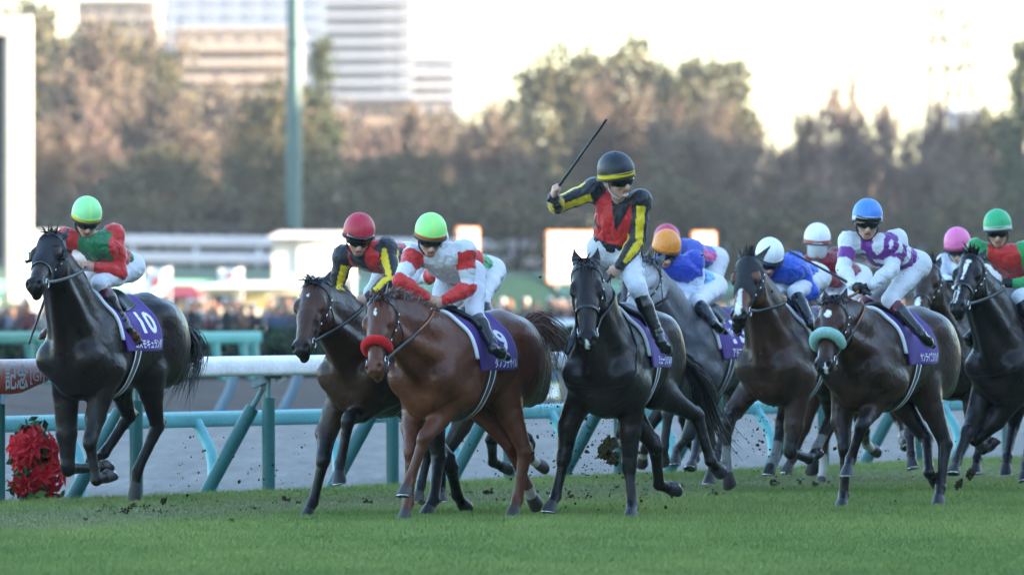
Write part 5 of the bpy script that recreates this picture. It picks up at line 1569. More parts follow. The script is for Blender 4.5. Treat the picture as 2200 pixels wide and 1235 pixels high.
  reincol=(.06, .06, .062), name='サンライズジパング', mane=dict(fa=.1, fw=.5), label='black horse with a white forehead stripe at the right edge'),
]
HS = {}
for s_ in HORSES:
    HS[s_['key']] = build_horse(s_)
# ------------------------------------------------------------------ riders
def latp(h, px, py, lat_):
    d = ray(px, py); t = (lat_ - h.v @ (CAMP - h.O)) / (h.v @ d)
    return CAMP + d * t
def build_rider(r, h):
    """r: dict of traced joints; h: the frame of the horse that carries the rider"""
    P = lambda j, xu: h.plane(j[0], j[1], xu)
    pel = P(r['pel'], r['pel'][2]); nk = P(r['nk'], r['nk'][2])
    sp = nrm(nk - pel)                                   # spine, tail to head
    hl = nrm(h.v - sp * (h.v @ sp))
    tw = R(r.get('twist', 0)); fr0 = np.cross(hl, sp); hl = hl * math.cos(tw) + fr0 * math.sin(tw)
    lat = nrm(hl - sp * (hl @ sp)); fr = np.cross(lat, sp)   # lat: rider's left; fr: chest side
    if fr @ h.u < 0 and abs(sp[2]) > .8: fr = -fr
    fr = -np.cross(sp, lat) if False else fr
    k = r.get('s', 1.0)
    J = {}
    for sd, nm in ((1, 'L'), (-1, 'R')):
        a = r['arm'].get(nm)
        base = nk - sp * .045 * k + lat * sd * .165 * k
        S = base if a is None or a[0] is None else reach(nk - sp * .03, a[0][0], a[0][1], .18 * k, a[0][2])
        if a is None:
            E = S + h.u * .10 - h.w * .20 + lat * sd * .06; Wr = E + h.u * .22 + h.w * .02 - lat * sd * .06
        else:
            E = reach(S, a[1][0], a[1][1], .28 * k, a[1][2]); Wr = reach(E, a[2][0], a[2][1], .245 * k, a[2][2])
        J['S' + nm], J['E' + nm], J['W' + nm] = S, E, Wr
        H_ = pel + lat * sd * .095 * k - sp * .01
        if nm in r['leg']:
            g = r['leg'][nm]
            def fit(j, par, mx, hi, lo):
                best = None
                for q_ in np.arange(hi, lo, -.01):
                    p_ = latp(h, j[0], j[1], sd * q_ * h.sc); l_ = np.linalg.norm(p_ - par)
                    if best is None or l_ < best[0]: best = (l_, p_, q_)
                    if l_ <= mx: best = (l_, p_, q_); break
                return best[1], best[2]
            K, kl = fit(g[0], H_, .46 * k, .28, .08)
            A, al_ = fit(g[1], K, .42 * k, .40, .22)
            T, tl = fit(g[2], A, .19 * k, al_ + .03, al_ - .06)
        else:
            K = A = T = None
        J['H' + nm], J['K' + nm], J['A' + nm], J['T' + nm] = H_, K, A, T
    for a_, b_ in (('L', 'R'), ('R', 'L')):
        if J['K' + a_] is None:
            for q in 'KAT':
                d = J[q + b_] - h.O
                J[q + a_] = h.O + d - 2 * h.v * (d @ h.v)
    O = pel.copy()
    # head frame
    yw, pt, rl = (R(x) for x in r['look'])              # yaw to the viewer's right, pitch down, roll clockwise
    f = np.array([math.sin(yw) * math.cos(pt), -math.cos(yw) * math.cos(pt), -math.sin(pt)])
    hl_ = nrm(np.cross((0, 0, 1), f)); hu = np.cross(f, hl_)
    hl_, hu = hl_ * math.cos(rl) - hu * math.sin(rl), hu * math.cos(rl) + hl_ * math.sin(rl)
    cap_c = P(r['cap'], r['cap'][2])
    kh = k * r.get('hk', 1.17); hc = cap_c - hu * .038 * kh
    def HD(lx, fy, uz): return hc + (hl_ * lx + f * fy + hu * uz) * kh
    AX = (hl_, f, hu)
    # ---- body: one continuous surface with head and fingered hands
    B = []
    C = lambda a, b, r1, r2, kk=.03, wd=None, ff=1.0, tg=(0, 0), L=B: L.append(Cone(a, b, r1 * k, r2 * k, kk, wd, ff, tg))
    E = lambda c, ax, rr, kk=.03, tg=0.0, sub=False, L=B: L.append(Ell(c, ax, np.array(rr) * k, kk, tg, sub))
    TA = (lat, sp, fr)
    def torso(L, o):
        E(lerp(pel, nk, .72), TA, (.155 + o, .17 + o, .105 + o), .05, L=L); E(lerp(pel, nk, .38), TA, (.138 + o, .20 + o, .102 + o), .05, L=L)
        for s_ in 'LR':
            C(nk - sp * .05, J['S' + s_], .058 + o, .053 + o, .05, tg=(0, 0), L=L)
            E(J['S' + s_], TA, (.054 + o, .056 + o, .054 + o), .04, L=L)
    def arms(L, o, o2=0.0):
        for s_ in 'LR':
            S, El, Wr = J['S' + s_], J['E' + s_], J['W' + s_]
            C(S, lerp(S, El, .5), .049 + o, .045 + o, .04, L=L); C(lerp(S, El, .5), El, .045 + o, .039 + o, .03, L=L)
            C(El, lerp(El, Wr, .35), .041 + o, .041 + o, .02, L=L); C(lerp(El, Wr, .35), Wr, .041 + o, .027 + o * .5 + o2, .02, L=L)
    def hips(L, o):
        E(pel, TA, (.15 + o, .125 + o, .115 + o), .05, L=L)
        E(pel - sp * .05 - fr * .05, TA, (.14 + o, .10 + o, .085 + o), .05, L=L)
        for s_ in 'LR':
            Hh, K = J['H' + s_], J['K' + s_]
            C(Hh, lerp(Hh, K, .5), .088 + o, .074 + o, .05, L=L); C(lerp(Hh, K, .5), K, .074 + o, .052 + o, .03, L=L)
    def shins(L, o):
        for s_ in 'LR':
            K, A, T = J['K' + s_], J['A' + s_], J['T' + s_]
            C(K, lerp(K, A, .3), .051 + o, .052 + o, .03, L=L); C(lerp(K, A, .3), A, .052 + o, .034 + o, .02, L=L)
            C(A, A + nrm(A - K) * .03 + nrm(T - A) * .06, .024, .020, .02, L=L)
    torso(B, -.006); arms(B, -.006); hips(B, -.006); shins(B, -.012)
    C(nk - sp * .02, hc - hu * .05 - f * .02, .052, .050, .03)
    # skull and face
    k_ = k; k = kh
    E(HD(0, -.012, .03), AX, (.073, .092, .090), .02); E(HD(0, .028, -.035), AX, (.056, .062, .075), .03)
    E(HD(0, .060, -.088), AX, (.030, .026, .022), .025)
    for s_ in (1, -1):
        E(HD(.036 * s_, .066, -.022), AX, (.024, .020, .020), .02); E(HD(.075 * s_, -.012, -.012), AX, (.010, .020, .030), .008)
        E(HD(.031 * s_, .083, .012), AX, (.016, .012, .010), .012, 0, True)
        E(HD(.031 * s_, .072, .012), AX, (.014, .013, .013), .006)
    C(HD(0, .084, .012), HD(0, .106, -.030), .010, .0155, .012); E(HD(0, .090, -.036), AX, (.019, .014, .010), .010)
    mo = r.get('mouth', .006)
    E(HD(0, .086, -.058), AX, (.024, .012, .008), .008, .6); E(HD(0, .083, -.072 - mo), AX, (.021, .012, .008), .008, .6)
    E(HD(0, .094, -.065 - mo * .5), AX, (.022, .018, .003 + mo * .7), .004, 0, True)
    k = k_
    # hands
    hands = {}
    for s_, sd in (('L', 1), ('R', -1)):
        El, Wr = J['E' + s_], J['W' + s_]; d = nrm(Wr - El); hp = r.get('hand', {}).get(s_)
        if hp is not None: d = nrm(reach(Wr, hp[0], hp[1], .085, hp[2]) - Wr)
        up_ = nrm(h.w - d * (h.w @ d)) if abs(d @ h.w) < .95 else nrm(h.u - d * (h.u @ d))
        sdv = np.cross(d, up_)                            # across the grip
        inn = sdv * (-sd) if (sdv @ h.v) > 0 else sdv * sd # towards the other hand
        pc = Wr + d * .045 * k
        C(Wr, Wr + d * .02, .025, .027, .015); E(pc, (d, up_, inn), (.048, .040, .020), .012)
        for i in range(4):                                # four fingers of unequal length, curled round the rein
            off = up_ * (.030 - .020 * i); l_ = (.034, .038, .036, .029)[i]
            k0 = Wr + d * (.080 - .004 * abs(i - 1.3)) * k + off; k1 = k0 + d * l_ * .55 + inn * l_ * .75; k2 = k1 - d * l_ * .75 + inn * l_ * .45; k3 = k2 - d * l_ * .55 - inn * l_ * .25
            C(k0 - d * .02, k0, .0105, .0105, .006); C(k0, k1, .0105, .0095, .004); C(k1, k2, .0095, .009, .004); C(k2, k3, .009, .008, .004)
        t0 = Wr + d * .025 + up_ * .028 + inn * .008; t1 = t0 + d * .030 + up_ * .012 + inn * .018; t2 = t1 + d * .026 - up_ * .010 + inn * .012
        C(t0, t1, .013, .011, .008); C(t1, t2, .011, .009, .005)
        hands[sd] = Wr + d * .078 * k + inn * .018; J['G' + s_] = (Wr + d * .078 * k + inn * .022, d, up_, inn)
    Fb = Field(B, .0068); V, Fc = Fb.mesh(); tg = Fb.tags(V, .008)
    sk = np.array(r.get('skin', (.50, .29, .21)))
    col = np.tile(sk, (len(V), 1)); hp = V - hc
    lu, lf = hp @ hu, hp @ f
    hp = hp / kh; lu, lf = hp @ hu, hp @ f; face = (np.linalg.norm(hp, axis=1) < .16)
    lips = face & (tg > .25); col[lips] = sk * np.array((.72, .48, .48))
    cheek = face & (lf > .03); col[cheek] = col[cheek] * (1 + .10 * fbm(V[cheek], 60.)[:, None] * np.array((.3, 1, 1)))
    if r.get('stubble'):
        st = face & (lu < -.055) & ~lips; col[st] *= .72
    hairm = face & (lf < -.005) & (lu > -.06) & (np.abs(hp @ hl_) < .074); col[hairm] = (.015, .011, .009)
    if mo > .01:
        tm = face & (np.abs(lu + .065 + mo * .5) < .010) & (lf > .07) & (np.abs(hp @ hl_) < .018); col[tm] = (.6, .56, .50)
    gl = r.get('gloves')
    if gl:
        for s_ in 'LR':
            d = V - J['W' + s_]; dd_ = nrm(J['W' + s_] - J['E' + s_]); m_ = (np.linalg.norm(d, axis=1) < .17) & (d @ dd_ > -.02); col[m_] = gl
    root = empty('person', tuple(O), r['label'], 'person')
    obj('body', V - O, Fc, M['skin'], root, col=col)
    # ---- silks
    L = []; torso(L, .026); arms(L, .020, .004)
    C(nk - sp * .03, nk + sp * .025, .062, .056, .02, L=L)
    E(lerp(pel, nk, .16), TA, (.150, .075, .122), .05, L=L)
    Fs = Field(L, .009); V, Fc = Fs.mesh()
    q = V - pel; Ls = np.linalg.norm(nk - pel)
    s01 = (q @ sp) / Ls; la = (q @ lat) / k; fa = (q @ fr) / k
    reg = np.zeros(len(V), int); at_ = np.zeros(len(V)); aa = np.zeros(len(V)); best = np.full(len(V), 9.0)
    best = np.minimum(Ell(lerp(pel, nk, .72), TA, (.150, .19, .10)).d(V), Ell(lerp(pel, nk, .3), TA, (.14, .22, .10)).d(V)) - r.get('yoke', .004)
    best = np.minimum(best, Cone(nk - sp * .05, lerp(nk - sp * .05, lerp(J['SL'], J['SR'], .5), .5), .1, .1).d(V))
    for i, s_ in ((1, 'L'), (2, 'R')):
        S, El, Wr = J['S' + s_], J['E' + s_], J['W' + s_]
        for j, (a, b, r1, r2) in enumerate(((S, El, .058, .048), (El, Wr, .048, .030))):
            c_ = Cone(a, b, r1, r2); d = c_.d(V); t = c_.t(V); m_ = d < best
            best[m_] = d[m_]; reg[m_] = i; at_[m_] = (t + j)[m_]
            ax = nrm(b - a); ref = nrm(fr0 - ax * (fr0 @ ax)) if abs(ax @ fr0) < .97 else nrm(lat - ax * (lat @ ax)); sdv = np.cross(ax, ref); o_ = V - a
            aa[m_] = np.degrees(np.arctan2(o_ @ sdv, o_ @ ref))[m_]
    col = np.array(r['pat'](s01, la, fa, reg, at_, aa, V - O), float)
    q3 = q @ np.array([hl, sp * .55 + fr * .3, fr]).T; wr = fbm(q3, 24.) * .007 - (.32 - np.abs(fbm(q3, 34., 5))).clip(0) * .030 + (np.abs(fbm(q3, 62., 3)) - .3) * .005
    nrmv = V - (pel + np.outer(q @ sp, sp)); nrmv[reg > 0] = (np.outer(np.ones((reg > 0).sum()), fr + .3 * lat)) * .6
    V = V + wr[:, None] * nrmv / (np.linalg.norm(nrmv, axis=1, keepdims=True) + 1e-6)
    obj('silks', V - O, Fc, M['silk'], root, col=col)
    # ---- breeches
    L = []; hips(L, .016)
    E(pel + sp * .07, TA, (.146, .09, .116), .05, L=L)
    for s_ in 'LR':
        K, A = J['K' + s_], J['A' + s_]; C(K, lerp(K, A, .10), .068, .062, .02, L=L)
    Fp = Field(L, .0095); V, Fc = Fp.mesh(); q = V - O
    nv = fbm(q, 26., 1) * .005 + (np.abs(fbm(q, 48., 2)) - .3) * .005
    V = V + nv[:, None] * nrm(fr + h.v)
    brm = obj('breeches', V - O, Fc, M['breeches'], root)
    if 'legtext' in r:
        tx, t0, t1, hh, angd = r['legtext']; Vt, Ft, asp = TX[tx]
        Hh, K = J['HL'], J['KL']; ax = nrm(K - Hh); out = nrm(h.v - ax * (h.v @ ax)); sd2 = np.cross(ax, out)
        tt = t0 + (t1 - t0) * (Vt[:, 0] + .5); an = R(angd) - Vt[:, 1] * hh / .075
        if t0 > t1: an = R(angd) + Vt[:, 1] * hh / .075
        Cc = Hh + np.outer(tt, K - Hh); D = np.cos(an)[:, None] * out + np.sin(an)[:, None] * sd2
        rr = Fp.cast(Cc, D, .2, 60); obj('lettering', Cc + D * (rr + .0065)[:, None] - O, Ft, M['ink_dark'], brm, smooth=False)
    # ---- boots
    for s_, sd in (('L', 1), ('R', -1)):
        K, A, T = J['K' + s_], J['A' + s_], J['T' + s_]; L = []
        C(lerp(K, A, .06), lerp(K, A, .35), .058, .058, .02, L=L); C(lerp(K, A, .35), lerp(K, A, .9), .058, .042, .02, L=L)
        ft = nrm(T - A); shin = nrm(A - K); heel = A + shin * .045 - ft * .035
        C(lerp(K, A, .9), heel, .042, .036, .02, L=L); C(heel, A + shin * .045 + ft * .07, .036, .040, .02, L=L); C(A + shin * .03 + ft * .06, A + shin * .04 + ft * .155, .040, .026, .02, L=L)
        Fo = Field(L, .0095); V, Fc = Fo.mesh(); t = np.clip(((V - K) @ (A - K)) / ((A - K) @ (A - K)), 0, 2)
        V = V + (.0022 * np.sin(t * 60) * np.clip((t - .55) * 4, 0, 1))[:, None] * h.v
        bc = np.tile((.012, .012, .013), (len(V), 1)).astype(float)
        if 'boottop' in r: bc[t < .30] = r['boottop']
        if 'sole' in r: bc[t > 1.16] = r['sole']
        bt = obj('boot', V - O, Fc, M['boot'], root, col=bc)
        # stirrup iron with its leather
        c_ = A + shin * .05 + ft * .07; up_ = -shin; ac = nrm(np.cross(ft, up_)); mb = MB()
        ring = [c_ + ac * .050 * math.cos(q_) + up_ * (.055 * math.sin(q_) + (.03 if math.sin(q_) > 0 else -.0)) for q_ in np.linspace(0, 2 * math.pi, 20)]
        mb.tube(ring, .005, 6, (.1, .1, .105), cap=False); mb.build('stirrup', M['paint'], h.root, True, loc=tuple(h.O))
        p1 = c_ + up_ * .085; p0 = h.L(-.18, .24 * sd, 1.44); V, F = strip_np([lerp(p0, p1, t_) for t_ in np.linspace(0, 1, 6)], np.tile(h.v * sd, (6, 1)), .026, .004)
        obj('stirrup_leather', V - h.O, F, M['leather'], h.root, smooth=False)
    # ---- skull cap with silk cover
    cc = HD(0, -.012, .045); nu, nv_ = 44, 18; V = []; Cc = []
    capc = np.array(r['capcol']); seam = np.array(r.get('seam', capc * .8)); band = r.get('band'); 
    for j in range(nv_):
        ph = -.34 + (math.pi / 2 + .34) * j / (nv_ - 1)
        for i in range(nu):
            a = 2 * math.pi * i / nu; cr = max(math.cos(ph), .0) ** .92 if ph > 0 else 1 - .02 * (ph / .34) ** 2
            tilt = .030 * math.cos(a) * (1 if ph < .1 else max(0, 1 - ph))   # rim a little higher over the brow
            puff = 1 + .012 * abs(math.cos(a * 3)) * max(0, math.sin(ph * 1.5))
            V.append(cc + (hl_ * math.sin(a) * .106 * cr * puff + f * math.cos(a) * .127 * cr * puff + hu * (.118 * math.sin(ph) + (tilt if ph < .15 else 0) * (1 if ph < 0 else 1 - ph / .15))) * kh)
            c = seam if abs(math.sin(a * 3)) < .13 and ph > .05 else capc
            if band is not None and ph < -.02: c = np.array(band) if j > 0 else capc * .7
            Cc.append(c)
    F = [(j * nu + i, j * nu + (i + 1) % nu, (j + 1) * nu + (i + 1) % nu, (j + 1) * nu + i) for j in range(nv_ - 1) for i in range(nu)]
    o = obj('riding_cap', np.array(V) - O, F, M['cap'], root, col=np.array(Cc)); m_ = o.modifiers.new('thickness', 'SOLIDIFY'); m_.thickness = .008; m_.offset = -1
    mb = MB(); tp = cc + hu * .117 * kh; mb.tube([tp - hu * .004, tp + hu * .004, tp + hu * .007], [.013, .012, .004], 10, tuple(seam)); mb.build('button', M['cap'], o, True, loc=tuple(O))
    mb = MB(); rim = [cc + (hl_ * math.sin(a) * .108 + f * math.cos(a) * .129 + hu * (-.042 + .030 * math.cos(a))) * kh for a in np.linspace(0, 2 * math.pi, 40)]
    mb.tube(rim, .0065, 6, r.get('rim', (.012, .012, .013)), cap=False); mb.build('cap_rim', M['cap'], o, True, loc=tuple(O))
    # ---- goggles, pushed up spare pair, strap and chin strap
    def shell(fwd, up0, up1, half, rad, name, m, par, bow=0.0):
        V = []; n1, n2 = 22, 7
        for j in range(n2):
            for i in range(n1):
                a = -half + 2 * half * i / (n1 - 1); z = up0 + (up1 - up0) * j / (n2 - 1)
                nb = max(0, 1 - (abs(a) / .28)) * (.018 if j < 2 else 0) * (1 - j / 2)
                bul = .006 * math.sin(math.pi * j / (n2 - 1))
                V.append(HD(math.sin(a) * (rad * .82 + bul), fwd + (math.cos(a) - 1) * rad + bul, z + nb - bow * a * a))
        F = [(j * n1 + i, j * n1 + i + 1, (j + 1) * n1 + i + 1, (j + 1) * n1 + i) for j in range(n2 - 1) for i in range(n1 - 1)]
        o = obj(name, np.array(V) - O, F, m, par); m_ = o.modifiers.new('thickness', 'SOLIDIFY'); m_.thickness = .006
        return o
    if r.get('visor'):
        shell(.115, -.085, .045, 1.15, .100, 'face_shield', M['visor'], root); shell(.108, -.004, .045, 1.2, .098, 'goggles', M['lens'], root)
    else:
        shell(.108, -.020, .036, 1.25, .098, 'goggles', M['lens'], root)
        if r.get('spare'): shell(.136, .030, .070, 1.1, .118, 'spare_goggles', M['visor'] if r['spare'] == 2 else M['lens'], root)
    mb = MB(); mb.tube([HD(math.sin(a) * .094, -.012 + math.cos(a) * .105, .012) for a in np.linspace(1.1, 2 * math.pi - 1.1, 24)], .010, 6, (.012, .012, .012))
    mb.tube(spline([HD(.080, .0, .01), HD(.066, .02, -.07), HD(0, .050, -.117), HD(-.066, .02, -.07), HD(-.080, .0, .01)], 24), .0065, 6, r.get('strap', (.012, .012, .012)))
    mb.build('straps', M['leather'] if 'strap' not in r else M['cap'], root, True, loc=tuple(O))
    if r.get('onehand'): hands[-1] = hands[1]
    if not r.get('norein'): add_reins(h, hands, r.get('rs', {}) or SPEC[r['horse']])
    return root, J, hands
# silks as flat areas of dyed cloth
def A3(c, n): return np.tile(np.array(c, float), (n, 1))
RED, GRN, YEL, BLK_, WHT, BLU, PUR, MAR = (.55, .022, .02), (.018, .16, .06), (.72, .52, .012), (.012, .012, .016), (.62, .63, .67), (.02, .055, .42), (.15, .02, .22), (.17, .008, .02)
def pat_redgreen(s, la, fa, reg, t, a, P):
    c = A3(RED, len(s)); tor = reg == 0
    g = tor & (np.abs(la) < .135) & ~((np.abs(np.abs(la) - .055) < .026) & (s < .78)); c[g] = GRN
    c[tor & (s < .45) & (np.sin(la * 60 + 2 * np.sin(s * 20)) > .2)] = GRN
    return c
def pat_yellowsleeve(s, la, fa, reg, t, a, P):
    c = A3(BLK_, len(s)); tor = reg == 0
    c[tor & (fa > -.02) & ((np.abs(la) - .035 > (1 - s) * -.10 + .0) & (np.abs(la) < .055 + s * .10))] = RED
    c[tor & (np.abs(la) < .13) & (s > .30) & (s < .60)] = RED
    c[tor & (np.abs(la) < .05 * (s - .70) / .3) & (s > .70)] = BLK_
    c[tor & (fa < -.02) & (np.abs(la) < .12)] = RED
    st = (reg > 0) & (np.abs(((a + 180) % 120) - 60) < 26) & (t > .14) & (t < 1.86); c[st] = YEL
    return c
def pat_winner(s, la, fa, reg, t, a, P):
    c = A3(BLK_, len(s)); tor = reg == 0; al = np.abs(la)
    c[tor & (s > .30) & (al < .16) & (s < .56)] = RED
    c[tor & (s >= .50) & (al < .095 + .10 * np.clip((s - .52) / .25, 0, 1)) & (al > .048 * (s - .62) / .38)] = RED
    c[tor & (fa < -.02) & (s > .30) & (al < .11)] = RED
    st = (reg > 0) & (np.abs(((a + 200) % 120) - 60) < 27) & (t > .14) & (t < 1.86); c[st] = YEL
    return c
def pat_whitered(s, la, fa, reg, t, a, P):
    c = A3(WHT, len(s)); tor = reg == 0
    c[tor & (s < .30) & (s > .14)] = RED
    c[(reg > 0) & (t < .50) & (t > .02)] = RED; c[(reg > 0) & (t > .92)] = RED
    c[tor & (fa < 0) & (np.abs(la) < .10) & (s > .3)] = WHT
    return c
def pat_green(s, la, fa, reg, t, a, P):
    c = A3((.03, .26, .07), len(s)); c[(reg > 0)] = RED; c[(reg > 0) & (t > 1.3)] = WHT; c[(reg == 0) & (fa > .02)] = WHT
    return c
def pat_blue(s, la, fa, reg, t, a, P):
    c = A3(BLU, len(s)); tor = reg == 0; z = .05 * np.sign(np.sin(la * 50))
    c[tor & (s < .42 + z)] = (.14, .42, .66)
    c[(reg > 0) & (t > .36 + .12 * np.sign(np.sin(np.radians(a) * 4)))] = (.60, .66, .78)
    return c
def pat_bluepink(s, la, fa, reg, t, a, P):
    c = A3((.05, .10, .42), len(s)); c[(reg == 0) & (np.abs(la) > .15)] = (.62, .10, .30); c[(reg == 0) & (s < .14)] = (.62, .10, .30); c[(reg > 0) & (t > .8)] = (.55, .12, .32)
    return c
def pat_royal(s, la, fa, reg, t, a, P): return A3((.012, .075, .46), len(s))
def pat_purple(s, la, fa, reg, t, a, P):
    c = A3(PUR, len(s)); tor = reg == 0
    z = np.sin(la * 42 + 1.5 * np.sin(s * 16)) + np.sin(s * 24 + la * 18)
    c[tor & (z > .62)] = WHT; c[tor & (s < .2)] = PUR
    c[(reg > 0) & ((t < .36) | (t > .72))] = WHT; c[(reg > 0) & (t >= .36) & (t <= .72)] = PUR
    return c
def pat_maroon(s, la, fa, reg, t, a, P):
    c = A3(MAR, len(s)); c[(reg == 1) & (t > .5) & (t < 1.0) & (np.abs(((t * 6) % 1) - .5) < .25) & (np.abs(a) > 60)] = WHT
    return c
def pat_pale(s, la, fa, reg, t, a, P): return A3((.58, .64, .74), len(s))
def pat_greensleeve(s, la, fa, reg, t, a, P):
    c = A3(RED, len(s)); c[reg > 0] = (.02, .30, .08); c[(reg > 0) & (t > .52) & (t < .80)] = RED
    return c
SPEC = {s['key']: s for s in HORSES}
LIME = (.34, .80, .22)
